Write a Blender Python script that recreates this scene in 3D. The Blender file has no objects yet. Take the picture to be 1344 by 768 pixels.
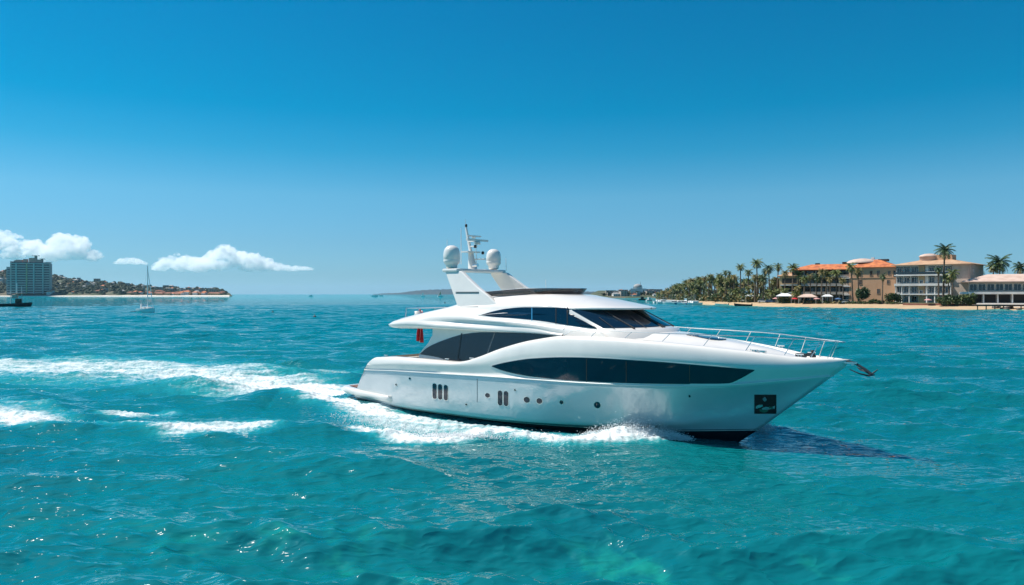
import bpy, bmesh, math, random
import numpy as np
from mathutils import Vector, Matrix
from mathutils.bvhtree import BVHTree
R = math.radians
random.seed(7)
rng = np.random.default_rng(11)
sc = bpy.context.scene
col = sc.collection

# ------------------------------------------------------------------ camera, sky, sun, exposure
F, H, HY = 1000.0, 5.6, 386.0            # focal length in px of a 1344 px wide frame, eye height, horizon row
cam = bpy.data.cameras.new("camera"); camo = bpy.data.objects.new("camera", cam); col.objects.link(camo)
camo.location = (0, 0, H); camo.rotation_euler = (R(90), 0, 0)
cam.sensor_width = 36; cam.lens = 36 * F / 1344; cam.shift_y = (HY - 384) / 1344
cam.clip_start = 0.2; cam.clip_end = 120000
sc.camera = camo

SUN_EL, SUN_AZ = 56.0, -74.0             # azimuth from +Y towards +X (negative: left)
SKY_STRENGTH, SUN_STRENGTH = 0.084, 5.0
world = bpy.data.worlds.new("World"); sc.world = world; world.use_nodes = True
nt = world.node_tree; nt.nodes.clear()
wo = nt.nodes.new("ShaderNodeOutputWorld"); bg = nt.nodes.new("ShaderNodeBackground")
sky = nt.nodes.new("ShaderNodeTexSky"); sky.sky_type = 'NISHITA'; sky.sun_disc = False
sky.sun_elevation = R(SUN_EL); sky.sun_rotation = R(SUN_AZ)
sky.altitude = 0; sky.air_density = 1.0; sky.dust_density = 0.35; sky.ozone_density = 2.5
# clear tropical air: the sky's own colour by elevation (deep cyan-blue aloft, paler blue at the sea)
gm = nt.nodes.new("ShaderNodeVectorMath"); gm.operation = 'MULTIPLY'
tcw = nt.nodes.new("ShaderNodeTexCoord"); sxw = nt.nodes.new("ShaderNodeSeparateXYZ"); nt.links.new(tcw.outputs['Generated'], sxw.inputs[0])
cr = nt.nodes.new("ShaderNodeValToRGB"); nt.links.new(sxw.outputs[2], cr.inputs[0])
SKY_TINT = [(0.0, (.41, .84, 1.38)), (.024, (.38, .74, 1.14)), (.066, (.37, .75, 1.05)), (.125, (.35, .85, 1.05)), (.18, (.10, .79, 1.0)), (.23, (.0, .75, .98)), (.36, (.0, .72, .98)), (.75, (.30, .82, 1.0))]
els = cr.color_ramp.elements
for i, (p_, c_) in enumerate(SKY_TINT):
    e_ = els[i] if i < 2 else els.new(p_)
    e_.position = p_; e_.color = (c_[0] / 2, c_[1] / 2, c_[2] / 2, 1)
sc2 = nt.nodes.new("ShaderNodeVectorMath"); sc2.operation = 'SCALE'; sc2.inputs['Scale'].default_value = 2.0
nt.links.new(cr.outputs[0], sc2.inputs[0]); nt.links.new(sc2.outputs[0], gm.inputs[1])
nt.links.new(sky.outputs[0], gm.inputs[0]); nt.links.new(gm.outputs[0], bg.inputs[0])
bg.inputs[1].default_value = SKY_STRENGTH
nt.links.new(bg.outputs[0], wo.inputs[0])
sl = bpy.data.lights.new("sun", 'SUN'); sl.energy = SUN_STRENGTH; sl.angle = R(0.5); sl.color = (1.0, 0.94, 0.86)
so = bpy.data.objects.new("sun", sl); col.objects.link(so)
sd = Vector((math.sin(R(SUN_AZ)) * math.cos(R(SUN_EL)), math.cos(R(SUN_AZ)) * math.cos(R(SUN_EL)), math.sin(R(SUN_EL))))
so.rotation_euler = sd.to_track_quat('Z', 'Y').to_euler(); so.location = (0, 0, 60)
sc.view_settings.view_transform = 'Standard'; sc.view_settings.look = 'None'
sc.view_settings.exposure = 0.32; sc.view_settings.gamma = 1.0; sc.view_settings.use_curve_mapping = False
sc.cycles.max_bounces = 32; sc.cycles.diffuse_bounces = 3; sc.cycles.glossy_bounces = 3
sc.cycles.transmission_bounces = 4; sc.cycles.transparent_max_bounces = 6; sc.cycles.volume_bounces = 32
sc.cycles.caustics_reflective = False; sc.cycles.caustics_refractive = False
sc.cycles.use_adaptive_sampling = True; sc.cycles.adaptive_threshold = 0.012
sc.cycles.sample_clamp_indirect = 5; sc.cycles.sample_clamp_direct = 2.5

# ------------------------------------------------------------------ helpers
def mat(name, base, rough=0.6, metal=0.0, spec=0.5, coat=0.0, noise=None, bump=None, coord='Object'):
    m = bpy.data.materials.new(name); m.use_nodes = True
    n = m.node_tree; b = n.nodes["Principled BSDF"]
    b.inputs["Base Color"].default_value = (*base, 1); b.inputs["Roughness"].default_value = rough
    b.inputs["Metallic"].default_value = metal; b.inputs["Specular IOR Level"].default_value = spec
    b.inputs["Coat Weight"].default_value = coat; b.inputs["Coat Roughness"].default_value = 0.03
    tc = n.nodes.new("ShaderNodeTexCoord")
    if noise:
        sc_, c2, lo, hi = noise
        t = n.nodes.new("ShaderNodeTexNoise"); t.inputs["Scale"].default_value = sc_; t.inputs["Detail"].default_value = 6
        n.links.new(tc.outputs[coord], t.inputs["Vector"])
        mr = n.nodes.new("ShaderNodeMapRange"); mr.inputs[1].default_value = lo; mr.inputs[2].default_value = hi
        n.links.new(t.outputs[0], mr.inputs[0])
        mx = n.nodes.new("ShaderNodeMix"); mx.data_type = 'RGBA'
        mx.inputs[6].default_value = (*base, 1); mx.inputs[7].default_value = (*c2, 1)
        n.links.new(mr.outputs[0], mx.inputs[0]); n.links.new(mx.outputs[2], b.inputs["Base Color"])
    if bump:
        t = n.nodes.new("ShaderNodeTexNoise"); t.inputs["Scale"].default_value = bump[0]; t.inputs["Detail"].default_value = 5
        n.links.new(tc.outputs[coord], t.inputs["Vector"])
        bu = n.nodes.new("ShaderNodeBump"); bu.inputs["Strength"].default_value = bump[1]; bu.inputs["Distance"].default_value = bump[2]
        n.links.new(t.outputs[0], bu.inputs["Height"]); n.links.new(bu.outputs[0], b.inputs["Normal"])
    return m

M = {}
M['gel'] = mat('white_gelcoat', (.80, .765, .715), .30, coat=.7, noise=(1.3, (.73, .70, .66), .35, .75))
M['screen'] = mat('smoked_acrylic', (.07, .05, .045), .08); M['screen'].node_tree.nodes['Principled BSDF'].inputs['Alpha'].default_value = .72
M['hullpaint'] = mat('hull_gelcoat', (.60, .635, .645), .20, coat=1.0, noise=(0.9, (.53, .575, .59), .35, .75), bump=(2.6, .5, .03)); hp_ = M['hullpaint'].node_tree; hp_.nodes['Principled BSDF'].inputs['Coat IOR'].default_value = 1.9; hp_.links.new(hp_.nodes['Bump'].outputs[0], hp_.nodes['Principled BSDF'].inputs['Coat Normal'])
M['antifoul'] = mat('antifouling', (.006, .009, .014), .5)
M['glass'] = mat('tinted_glass', (.003, .016, .036), .02, spec=.6, coat=0, bump=(1.6, .25, .02))
M['frame'] = mat('dark_frame', (.015, .014, .014), .4)
M['steel'] = mat('stainless', (.72, .72, .70), .22, metal=1.0)
M['iron'] = mat('dark_galvanised', (.020, .030, .036), .5, metal=0)
M['teak'] = mat('teak', (.23, .115, .075), .6, noise=(9, (.16, .08, .055), .3, .7))
M['groove'] = mat('grey_groove', (.16, .17, .18), .5)
M['cushion'] = mat('cushion', (.62, .57, .50), .8)
M['red'] = mat('red_cloth', (.55, .02, .03), .8)
M['whitecloth'] = mat('white_cloth', (.75, .74, .72), .8)
M['green'] = mat('green_reflection', (.03, .16, .10), .35)  # colour of the reflections painted inside the anchor pocket
M['white'] = mat('white_paint', (.78, .77, .74), .6)
M['black'] = mat('black_paint', (.012, .013, .017), .5)
M['bluecanvas'] = mat('blue_canvas', (.05, .12, .25), .8)

class MB:
    """collects faces into one mesh"""
    def __init__(s): s.v = []; s.f = []; s.m = []; s.sm = []
    def add(s, vs, fs, m=0, smooth=False):
        k = len(s.v); s.v += [tuple(p) for p in vs]
        for f in fs: s.f.append(tuple(k + i for i in f)); s.m.append(m); s.sm.append(smooth)
    def grid(s, rows, m=0, smooth=True, flip=False, close=False):
        nr, nc = len(rows), len(rows[0]); vs = [p for r in rows for p in r]; fs = []
        for i in range(nr - 1):
            for j in range(nc if close else nc - 1):
                j2 = (j + 1) % nc
                q = (i * nc + j, i * nc + j2, (i + 1) * nc + j2, (i + 1) * nc + j)
                fs.append(q[::-1] if flip else q)
        s.add(vs, fs, m, smooth)
    def box(s, c, d, m=0, rz=0.0, taper=1.0):
        x, y, z = d[0] / 2, d[1] / 2, d[2] / 2; vs = []
        for sz in (-1, 1):
            t = taper if sz > 0 else 1
            for sx, sy in ((-1, -1), (1, -1), (1, 1), (-1, 1)):
                px, py = sx * x * t, sy * y * t
                vs.append((c[0] + px * math.cos(rz) - py * math.sin(rz), c[1] + px * math.sin(rz) + py * math.cos(rz), c[2] + sz * z))
        s.add(vs, [(3, 2, 1, 0), (4, 5, 6, 7), (0, 1, 5, 4), (1, 2, 6, 5), (2, 3, 7, 6), (3, 0, 4, 7)], m)
    def tube(s, pts, r, m=0, n=8, r2=None, cap=True):
        pts = [Vector(p) for p in pts]; L = len(pts); rows = []
        for i, p in enumerate(pts):
            d = (pts[min(i + 1, L - 1)] - pts[max(i - 1, 0)]).normalized()
            up = Vector((0, 0, 1)) if abs(d.z) < .9 else Vector((1, 0, 0))
            a = d.cross(up).normalized(); b = d.cross(a).normalized()
            rr = r + (0 if r2 is None else (r2 - r) * i / max(1, L - 1))
            rows.append([p + a * math.cos(2 * math.pi * k / n) * rr + b * math.sin(2 * math.pi * k / n) * rr for k in range(n)])
        s.grid(rows, m, True, close=True, flip=True)
        if cap:
            for rw, fl in ((rows[0], False), (rows[-1], True)):
                s.add(rw, [tuple(range(n)) if fl else tuple(range(n))[::-1]], m)
    def lathe(s, prof, c=(0, 0, 0), m=0, n=20, smooth=True):
        rows = [[(c[0] + r * math.cos(2 * math.pi * k / n), c[1] + r * math.sin(2 * math.pi * k / n), c[2] + z) for k in range(n)] for r, z in prof]
        s.grid(rows, m, smooth, close=True)
    def prism(s, poly, y0, y1, m=0, axis='y'):
        """polygon in (x,z) extruded along y"""
        n = len(poly)
        vs = [(p[0], y0, p[1]) for p in poly] + [(p[0], y1, p[1]) for p in poly]
        fs = [tuple(range(n)), tuple(range(2 * n - 1, n - 1, -1))] + [(i, i + n, (i + 1) % n + n, (i + 1) % n) for i in range(n)]
        s.add(vs, fs, m)
    def mirror(s):
        o = MB(); o.v = [(x, -y, z) for x, y, z in s.v]; o.f = [f[::-1] for f in s.f]; o.m = list(s.m); o.sm = list(s.sm); return o
    def both(s):
        o = s.mirror(); s.add(o.v, [], 0); k = len(s.v) - len(o.v)
        for f, m, sm in zip(o.f, o.m, o.sm): s.f.append(tuple(k + i for i in f)); s.m.append(m); s.sm.append(sm)
        return s
    def build(s, name, mats, parent=None, fix=False, bevel=0):
        me = bpy.data.meshes.new(name); me.from_pydata(s.v, [], s.f)
        if not isinstance(mats, (list, tuple)): mats = [mats]
        for x in mats: me.materials.append(x)
        me.polygons.foreach_set('material_index', s.m); me.polygons.foreach_set('use_smooth', s.sm)
        if fix:
            bm = bmesh.new(); bm.from_mesh(me); bmesh.ops.remove_doubles(bm, verts=bm.verts, dist=1e-4)
            bmesh.ops.recalc_face_normals(bm, faces=bm.faces); bm.to_mesh(me); bm.free()
        me.update()
        o = bpy.data.objects.new(name, me); col.objects.link(o); o.parent = parent
        if bevel:
            b = o.modifiers.new('bevel', 'BEVEL'); b.width = bevel; b.segments = 2; b.limit_method = 'ANGLE'; b.angle_limit = R(40)
        return o

def tag(o, label=None, cat=None, group=None, kind=None):
    if label: o['label'] = label
    if cat: o['category'] = cat
    if group: o['group'] = group
    if kind: o['kind'] = kind
    return o
def empty(name, loc=(0, 0, 0), rz=0.0, label=None, cat=None, group=None):
    o = bpy.data.objects.new(name, None); col.objects.link(o); o.location = loc; o.rotation_euler = (0, 0, rz)
    o.empty_display_size = .2
    return tag(o, label, cat, group)
def copy_tree(o, parent=None, loc=None, rz=None, scale=None, label=None, group=None):
    c = o.copy(); col.objects.link(c); c.parent = parent
    if loc is not None: c.location = loc
    if rz is not None: c.rotation_euler = (0, 0, rz)
    if scale is not None: c.scale = scale if hasattr(scale, '__len__') else (scale,) * 3
    if label: c['label'] = label
    if group: c['group'] = group
    for ch in list(o.children): copy_tree(ch, c)
    return c
def spl(pts):
    """monotone cubic through points"""
    x = np.array([p[0] for p in pts], float); y = np.array([p[1] for p in pts], float)
    h = np.diff(x); d = np.diff(y) / h; m = np.zeros(len(x))
    m[0], m[-1] = d[0], d[-1]
    for i in range(1, len(x) - 1):
        if d[i - 1] * d[i] > 0:
            w1, w2 = 2 * h[i] + h[i - 1], h[i] + 2 * h[i - 1]; m[i] = (w1 + w2) / (w1 / d[i - 1] + w2 / d[i])
    def f(q):
        if q <= x[0]: return float(y[0] + 0 * m[0])
        if q >= x[-1]: return float(y[-1])
        i = int(np.searchsorted(x, q) - 1); t = (q - x[i]) / h[i]
        return float((2*t**3-3*t*t+1)*y[i] + (t**3-2*t*t+t)*h[i]*m[i] + (-2*t**3+3*t*t)*y[i+1] + (t**3-t*t)*h[i]*m[i+1])
    return f
def wat(px, py):
    """point on the water seen at a place of the photograph"""
    D = H * F / (py - HY); return ((px - 672) / F * D, D)
def at(px, py, D): return Vector(((px - 672) / F * D, D, H - (py - HY) / F * D))

# ------------------------------------------------------------------ yacht frame
TH = R(41); A = (math.cos(TH), -math.sin(TH)); B = (-math.sin(TH), -math.cos(TH)); O = (-7.770, 43.344)
CL = Vector(((-O[0]) * A[0] + (-O[1]) * A[1], -((-O[0]) * B[0] + (-O[1]) * B[1]), H))   # eye in yacht coordinates
def yray(px, py):
    d = ((px - 672) / F, 1.0, -(py - HY) / F)
    return Vector((d[0] * A[0] + d[1] * A[1], -(d[0] * B[0] + d[1] * B[1]), d[2]))
def ypt(px, py, s):
    d = yray(px, py); t = (-s - CL.y) / d.y; p = CL + d * t; return (p.x, p.z)
def y2w(u, s): return (O[0] + u * A[0] + s * B[0], O[1] + u * A[1] + s * B[1])
def on_s(px, py, S):
    """u, z where the sight line meets the surface s = S(u)"""
    prev = None
    for i in range(0, 321):
        s = 3.2 - i * .01; u, z = ypt(px, py, s); g = s - S(u)
        if g <= 0:
            if prev is None: return u, z
            return u, z
        prev = g
    return ypt(px, py, 0)
def zrow(px, S, tail=()):
    pts = [on_s(x, y, S) for x, y in px] + list(tail); pts.sort()
    out = [pts[0]]
    for p in pts[1:]:
        if p[0] > out[-1][0] + .05: out.append(p)
    return spl(out)
def ent(Smax, ue, Lf, p, aft=.08):
    def f(u):
        x = min(1, max(0, (ue - u) / Lf)); s = Smax * (1 - (1 - x) ** p)
        if u < 8: s *= 1 - aft * ((8 - u) / 8) ** 2
        return s
    return f

yacht = empty('motor_yacht', (O[0], O[1], 0), -TH, 'large white motor yacht with radar arch and two white domes cruising in the foreground', 'yacht')
stem = lambda z: 21.9 + 1.23 * z
# --- hull rows
S_B = ent(2.50, stem(.55), 11.5, 1.55); S_C = ent(2.62, stem(1.15), 11.5, 1.75)
S_L1 = ent(2.86, stem(2.75), 11.5, 2.25); S_L2 = ent(2.97, stem(3.05), 11.2, 2.6); 
Z_B = zrow([(475, 524), (515, 533), (570, 541), (660, 552), (760, 559.5), (814, 562), (870, 564), (905, 564)], S_B, [(stem(.55), .55)])
Z_C = zrow([(475, 522), (515, 531), (570, 539), (660, 550), (760, 557.5), (814, 558.5), (880, 556), (950, 550)], S_C, [(stem(1.15), 1.15)])
Z_L1 = zrow([(484, 485), (515, 486), (600, 491), (650, 494), (700, 497.5), (760, 501.5), (850, 505), (940, 505), (1010, 500)], S_L1, [(stem(2.75), 2.75)])
Z_L2 = zrow([(490, 479), (520, 478), (560, 478.5), (600, 479), (630, 478), (655, 473), (690, 467.5), (740, 465.5), (800, 468), (850, 472), (920, 478), (990, 483.5), (1050, 484)], S_L2, [(stem(3.05), 3.05)])
S_G = lambda u: max(0, S_L2(u) - .22 * min(1, S_L2(u) / 1.0))
Z_G = zrow([(500, 469), (520, 468.5), (560, 471.5), (600, 475), (615, 473.5), (632, 468), (660, 457), (700, 446.5), (745, 441.5), (800, 443.5), (850, 447.5), (900, 452.5), (950, 458), (1000, 463.5), (1050, 469)], S_G, [(stem(3.25), 3.33)])
NC = 90
def hrow(S, Z, u0, ue, off=0.0):
    r = []
    for k in range(NC + 1):
        t = k / NC; t = t ** .85 if t > 0 else 0
        u = u0 + (ue - u0) * t
        r.append((u, -max(0.02 if k < NC else 0, S(u) + off), Z(u)))
    return r
def mixrow(a, b, t, bulge=0.0):
    return [(p[0] + (q[0] - p[0]) * t, p[1] + (q[1] - p[1]) * t - bulge * min(1, abs(p[1])), p[2] + (q[2] - p[2]) * t) for p, q in zip(a, b)]
rG = hrow(S_G, Z_G, 3.6, stem(3.25)); r2 = hrow(S_L2, Z_L2, 2.9, stem(3.05)); r1 = hrow(S_L1, Z_L1, 2.55, stem(2.75))
rC = hrow(S_C, Z_C, 1.3, stem(1.15)); rB = hrow(S_B, Z_B, 1.25, stem(.55)); 
rK = [(1.6 + (21.3 - 1.6) * ((k / NC) ** .85), 0.0, -.85 + .45 * max(0, k / NC - .8) / .2) for k in range(NC + 1)]
hull = MB()
def flare(t):   # concave forward, straight aft
    out = []
    for p, q in zip(r1, rC):
        f = max(0, min(1, (p[0] - 15) / 7)); k = -.16 * f * math.sin(math.pi * t) * min(1, abs(p[1])) 
        out.append((p[0] + (q[0] - p[0]) * t, p[1] + (q[1] - p[1]) * t - k * 1.0 - .03 * math.sin(math.pi * t) * (1 - f), p[2] + (q[2] - p[2]) * t))
    return out
hull.grid([[(p[0], p[1] + .05 * min(1, abs(p[1])), p[2] - 0.0) for p in r1]] + [flare(t) for t in np.linspace(0.02, 1, 13)], 0, True)
hull.grid([rC, mixrow(rC, rB, .5), rB], 0, True)
hull.grid([rB, mixrow(rB, rK, .35, .25), mixrow(rB, rK, .7, .2), rK], 1, True)
# ledge at the knuckle
led = [(p[0], p[1] - .035 * min(1, abs(p[1])), p[2]) for p in r1]
led2 = [(p[0], p[1], p[2] - .05) for p in led]
hull.grid([r1, led], 2, True)
hull.grid([led, led2], 2, True); hull.grid([led2, [(p[0], p[1] + .06 * min(1, abs(p[1])), p[2] - .05) for p in r1]], 0, True)
# bulwark band and rounded gunwale
hull.grid([mixrow(r2, r1, t) for t in (0, .25, .5, .75, 1)], 2, True)
gr = []
for t in np.linspace(0, 1, 9):
    a = t * math.pi / 2
    gr.append([(p[0] + (q[0] - p[0]) * t, p[1] + (q[1] - p[1]) * (1 - math.cos(a)), p[2] + (q[2] - p[2]) * math.sin(a)) for p, q in zip(r2, rG)])
hull.grid(gr[::-1], 2, True)
# transom (sloping), closes the aft ends
ends = [rG[0], r2[0], r1[0], rC[0], rB[0], rK[0]]
ends = [rG[0], r2[0], led[0], led2[0], rC[0], rB[0], (1.6, -1.2, -.6), rK[0]]
cen = [(e[0] - .12, 0.0, e[2]) for e in ends]
hull.grid([ends, [((a[0] * .5 + b[0] * .5) - .06, a[1] * .5, a[2]) for a, b in zip(ends, cen)], cen], 2, True, flip=True)
hull_b = BVHTree.FromPolygons(hull.v, hull.f)
hull.both()
hull.build('hull', [M['hullpaint'], M['antifoul'], M['gel']], yacht, fix=True)
# pin stripe above the antifouling
ps = MB()
for dz0, dz1, m_ in ((.03, .075, 0),):
    a = [(p[0], p[1] - .012 - .25 * max(0, -dz0) * .3, p[2]) for p in mixrow(rB, rK, .03, .02)]
    b = [(p[0], p[1] - .012, p[2]) for p in mixrow(rB, rK, .065, .035)]
    ps.grid([a, b], 0, True)
ps.both(); ps.build('waterline_stripe', M['white'], yacht)
cs = MB(); a = [(p[0], p[1] - .008, p[2] + .0) for p in mixrow(rB, rC, .0)]; b = [(p[0], p[1] - .008, p[2] - .0) for p in mixrow(rB, rC, .0)]

# --- deck (one sheet between the gunwales)
def dz(u):
    if u < 6.5: return 1.55
    if u < 16.5: return 1.55 + (Z_G(16.5) - .12 - 1.55) * ((u - 6.5) / 10)
    return Z_G(u) - .12 * min(1, (25.6 - u) / 1)
rows = []
for k in range(100):
    u = 3.75 + (25.55 - 3.75) * k / 99; g = S_G(u); zg = Z_G(u); d = dz(u); w = max(0.02, g - .16 * min(1, g)); 
    sec = [(u, -g, zg), (u, -(g * .5 + w * .5), zg + .02 * min(1, g)), (u, -w, zg - .01), (u, -w * .985, min(zg - .02, d))]
    for q in (.92, .8, .65, .5, .35, .2, .1, 0):
        s = w * q; z = d + .16 * max(0, min(1, (u - 16) / 2)) * min(1, w / 1.2) * (1 - q * q)
        tw = 1.75 * max(0, min(1, (24.2 - u) / 6.5)) ** .8
        if u > 16 and tw > .05: z += .20 * max(0, min(1, (24 - u) / 4)) * max(0, 1 - (s / tw) ** 6)
        sec.append((u, -s, z))
    rows.append(sec)
deck = MB(); deck.grid([list(r) for r in rows], 0, True, flip=True)
deck_b = BVHTree.FromPolygons(deck.v, deck.f)
deck.both(); deck.build('deck', M['gel'], yacht, fix=True)
# cockpit: teak sole, coaming trim, settee and transom head
ck = MB(); ck.box((5.2, 0, 1.575), (2.6, 4.6, .03)); ck.build('cockpit_sole', M['teak'], yacht)
ck = MB()
for sy in (-1, 1):
    ck.grid([[(u, sy * (S_G(u) - .19), Z_G(u) - .03) for u in np.linspace(4.0, 9.5, 12)], [(u, sy * (S_G(u) - .195), Z_G(u) - .38) for u in np.linspace(4.0, 9.5, 12)]], 0, True)
ck.build('coaming_trim', M['teak'], yacht)
st = MB(); st.box((4.35, 0, 1.8), (.75, 3.6, .45)); st.box((4.08, 0, 2.1), (.22, 3.7, .42)); st.build('cockpit_settee', M['cushion'], yacht, bevel=.05)
tb = MB(); tb.box((5.6, 0, 2.2), (.8, 1.5, .05)); tb.tube([(5.6, 0, 1.58), (5.6, 0, 2.2)], .06); tb.build('cockpit_table', M['teak'], yacht, bevel=.01)
# --- swim platform
pf = MB(); sec = [(-.14, .0), (-.12, .07), (-.02, .105), (.02, .1)]
rows = []
for u, s in [(0.05, 0), (0.02, 1.2), (.0, 1.9), (.08, 2.25), (.35, 2.5), (.9, 2.62), (1.8, 2.70), (2.9, 2.77), (3.9, 2.80), (4.35, 2.79), (4.55, 2.70), (4.62, 2.5)]:
    rows.append((u, s))
top = .62; r_ = []
for off, z in [(-.35, top), (-.06, top), (-.015, top - .03), (0, top - .12), (-.01, top - .24), (-.07, top - .32), (-.4, top - .34)]:
    rr = []
    for i, (u, s) in enumerate(rows):
        a = rows[max(0, i - 1)]; b = rows[min(len(rows) - 1, i + 1)]; d = Vector((b[0] - a[0], b[1] - a[1])).normalized(); nx, ny = -d.y, d.x   # outward = (-,+)
        if i == 0: nx, ny = -1, 0
        zz = z - .035 * u
        rr.append((u + nx * off, -(s + ny * off), zz))
    r_.append(rr)
pf.grid(r_, 0, True)
pf.add([(0.25, 0, top), (.25, -2.1, top - .01), (2.0, -2.3, top - .02), (2.0, 0, top - .02)], [(0, 3, 2, 1)], 1)
pf.add([(0.3, 0, top - .2), (.3, -2.2, top - .2), (2.2, -2.5, top - .25), (2.2, 0, top - .25)], [(0, 1, 2, 3)], 0)
pf.add([(0.4, -2.3, top - .01), (4.6, -2.3, top - .16), (4.6, -2.75, top - .16), (3.0, -2.72, top - .10), (.9, -2.5, top - .03)], [(0, 1, 2, 3, 4)], 0)
pf.both(); pf.build('swim_platform', [M['gel'], M['teak']], yacht, fix=True)

# --- patches glazed onto a surface, traced along its sight lines and mirrored to the far side
def patch_rows(top, bot, bvh, nx=40, ny=6, off=.012):
    ft, fb = spl(top), spl(bot); x0 = max(top[0][0], bot[0][0]); x1 = min(top[-1][0], bot[-1][0]); g = []; last = None
    for j in range(ny + 1):
        row = []
        for i in range(nx + 1):
            x = x0 + (x1 - x0) * i / nx; y = ft(x) + (fb(x) - ft(x)) * j / ny
            h = bvh.ray_cast(CL, yray(x, y).normalized())
            if h[0] is None:
                row.append(None); continue
            n = h[1]
            if n.dot(CL - h[0]) < 0: n = -n
            row.append(h[0] + n * off)
        g.append(row)
    for row in g:
        for i in range(len(row)):
            if row[i] is None:
                c = [r for r in row if r is not None]
                row[i] = min(c, key=lambda q: 0) if c else Vector((0, 0, 0))
    return g
def glaze(name, top, bot, bvh, m, parent, nx=40, ny=6, off=.012, label=None, both=True):
    g = patch_rows(top, bot, bvh, nx, ny, off); mb = MB(); mb.grid(g, 0, True, flip=True)
    # rim down into the surface
    g2 = patch_rows(top, bot, bvh, nx, ny, -.02)
    rim = lambda G: G[0] + [r[-1] for r in G[1:]] + G[-1][::-1][1:] + [r[0] for r in G[::-1][1:]]
    mb.grid([rim(g), rim(g2)], 0, False)
    os_ = [mb.build(name, m, parent)]
    if both: os_.append(mb.mirror().build(name, m, parent))
    if label:
        for o in os_: o['label'] = label
    return os_
# window frames slightly larger and lower, then glass
glaze('hull_window_frame', [(643, 480), (665, 474.5), (700, 469.5), (740, 468), (850, 473), (920, 478.5), (994, 485)], [(643, 481), (660, 488), (700, 496), (760, 501.5), (850, 505), (940, 505.8), (957, 505), (975, 498), (994, 486)], hull_b, M['gel'], yacht, 60, 8, .010)
hw = glaze('hull_window', [(646, 480), (665, 475.5), (700, 470.5), (740, 469), (850, 474), (920, 479.5), (990, 485.3)], [(646, 481), (662, 487), (700, 494.5), (760, 500), (850, 503.3), (940, 504), (955, 503.2), (973, 496), (990, 486.2)], hull_b, M['glass'], yacht, 60, 8, .022)
for x in (770, 822, 905):
    glaze('window_divider', [(x - .5, 470.5 + (x - 770) * .063), (x + .8, 470.5 + (x - 770) * .063)], [(x - .5, 501), (x + .8, 501)], hull_b, M['frame'], hw[0], 2, 6, .026, both=False)
def slot(x, y, w, h, slant=2.0):
    for grow, m_, of, nm in ((1.3, M['steel'], .008, 'porthole_rim'), (0, M['glass'], .016, 'porthole')):
        W, Hh = w + grow, h + grow; n = 14; top_ = []; bot_ = []
        for i in range(n + 1):
            t = -1 + 2 * i / n; c = math.sqrt(max(0, 1 - t * t)) * W / 2; X = x + t * W / 2
            if h > w * 1.6: e = Hh / 2 - W / 2 + c
            else: e = Hh / 2 * math.sqrt(max(0, 1 - t * t))
            top_.append((X, y - e + t * .5)); bot_.append((X, y + e + .02 + t * .5))
        glaze(nm, top_, bot_, hull_b, m_, yacht, n, 6, of)
for x, y in ((570.5, 513.5), (577.8, 514.5), (585.2, 515.5)): slot(x, y, 5.2, 20)
for x, y in ((656.5, 522.5), (664.2, 523.2)): slot(x, y, 5.8, 19.5)
for x, y, w in ((640, 519, 6.2), (691.5, 524.8, 8), (708, 526.3, 7.6), (737, 528, 5.0), (784, 531.6, 8.2)): slot(x, y, w, w * .95)
for t_, b_ in (([(626, 497), (626.7, 497)], [(626, 528), (626.7, 528)]),): glaze('hull_seam', t_, b_, hull_b, M['groove'], yacht, 2, 6, .006)
for x, y in ((538, 497), (612, 531), (676, 512), (905, 520), (520, 505)):
    slot(x, y, 2.2, 2.2)
# anchor pocket near the stem
pk = glaze('anchor_pocket', [(990, 518), (1019, 518)], [(990, 543), (1019, 543)], hull_b, M['frame'], yacht, 8, 8, .012, label='square black anchor pocket')
for t_, b_ in (([(1001, 522), (1004, 520.5), (1006, 523)], [(1001, 524), (1004, 526.5), (1006, 525)]), ([(992, 533), (996, 531), (1001, 530.5)], [(992, 536), (996, 535), (1001, 533)]),
               ([(1000, 535), (1005, 533.5), (1011, 534), (1017, 532)], [(1000, 538.5), (1005, 538), (1011, 536.5), (1017, 536)])):
    glaze('pocket_hardware_reflection', t_, b_, hull_b, M['steel'], pk[0], 8, 3, .035, both=False)
for t_, b_ in (([(997, 536), (1003, 537.5), (1008, 537)], [(997, 539), (1003, 541), (1008, 539)]), ([(1009, 533), (1014, 534)], [(1009, 535), (1014, 536)])):
    glaze('pocket_hardware_reflection', t_, b_, hull_b, M['green'], pk[0], 6, 2, .04, both=False)  # green shapes paint the greenish reflections in the pocket
glaze('fairlead_plate', [(990, 545), (1012, 544)], [(990, 556), (1004, 556.5)], hull_b, M['hullpaint'], yacht, 6, 4, .012)

# --- saloon (main deck house)
def sal_s(z): return 2.28 - .08 * (z - 2.0)
sl_ = MB(); rows = []
for k in range(40):
    t = k / 39; row = []
    for z in (1.5, 2.2, 2.7, 3.2, 3.6, 3.95, 4.12):
        ua = spl([(1.5, 5.95), (2.6, 6.15), (3.2, 6.75), (3.7, 7.05), (4.12, 7.0)])(z)
        u = ua + (17.3 - ua) * t; row.append((u, -sal_s(z), z))
    rows.append(row)
sl_.grid(rows, 0, True)
aft = [(r[0], r[1], r[2]) for r in rows[0]]
sl_.grid([aft, [(a[0] + .25, a[1] + .35, a[2]) for a in aft]], 0, True, flip=True)
sl_.add([(rows[-1][0][0], -sal_s(1.5), 1.5), (rows[-1][-1][0], -sal_s(4.1), 4.12), (17.3, 0, 4.12), (17.3, 0, 1.5)], [(0, 1, 2, 3)], 0)
sal_b = BVHTree.FromPolygons(sl_.v, sl_.f)
sl_.both(); sl_.build('saloon', M['gel'], yacht)
dr = MB(); dr.box((7.35, 0, 2.75), (.06, 3.6, 2.4)); dr.build('saloon_door', M['glass'], yacht)
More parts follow.
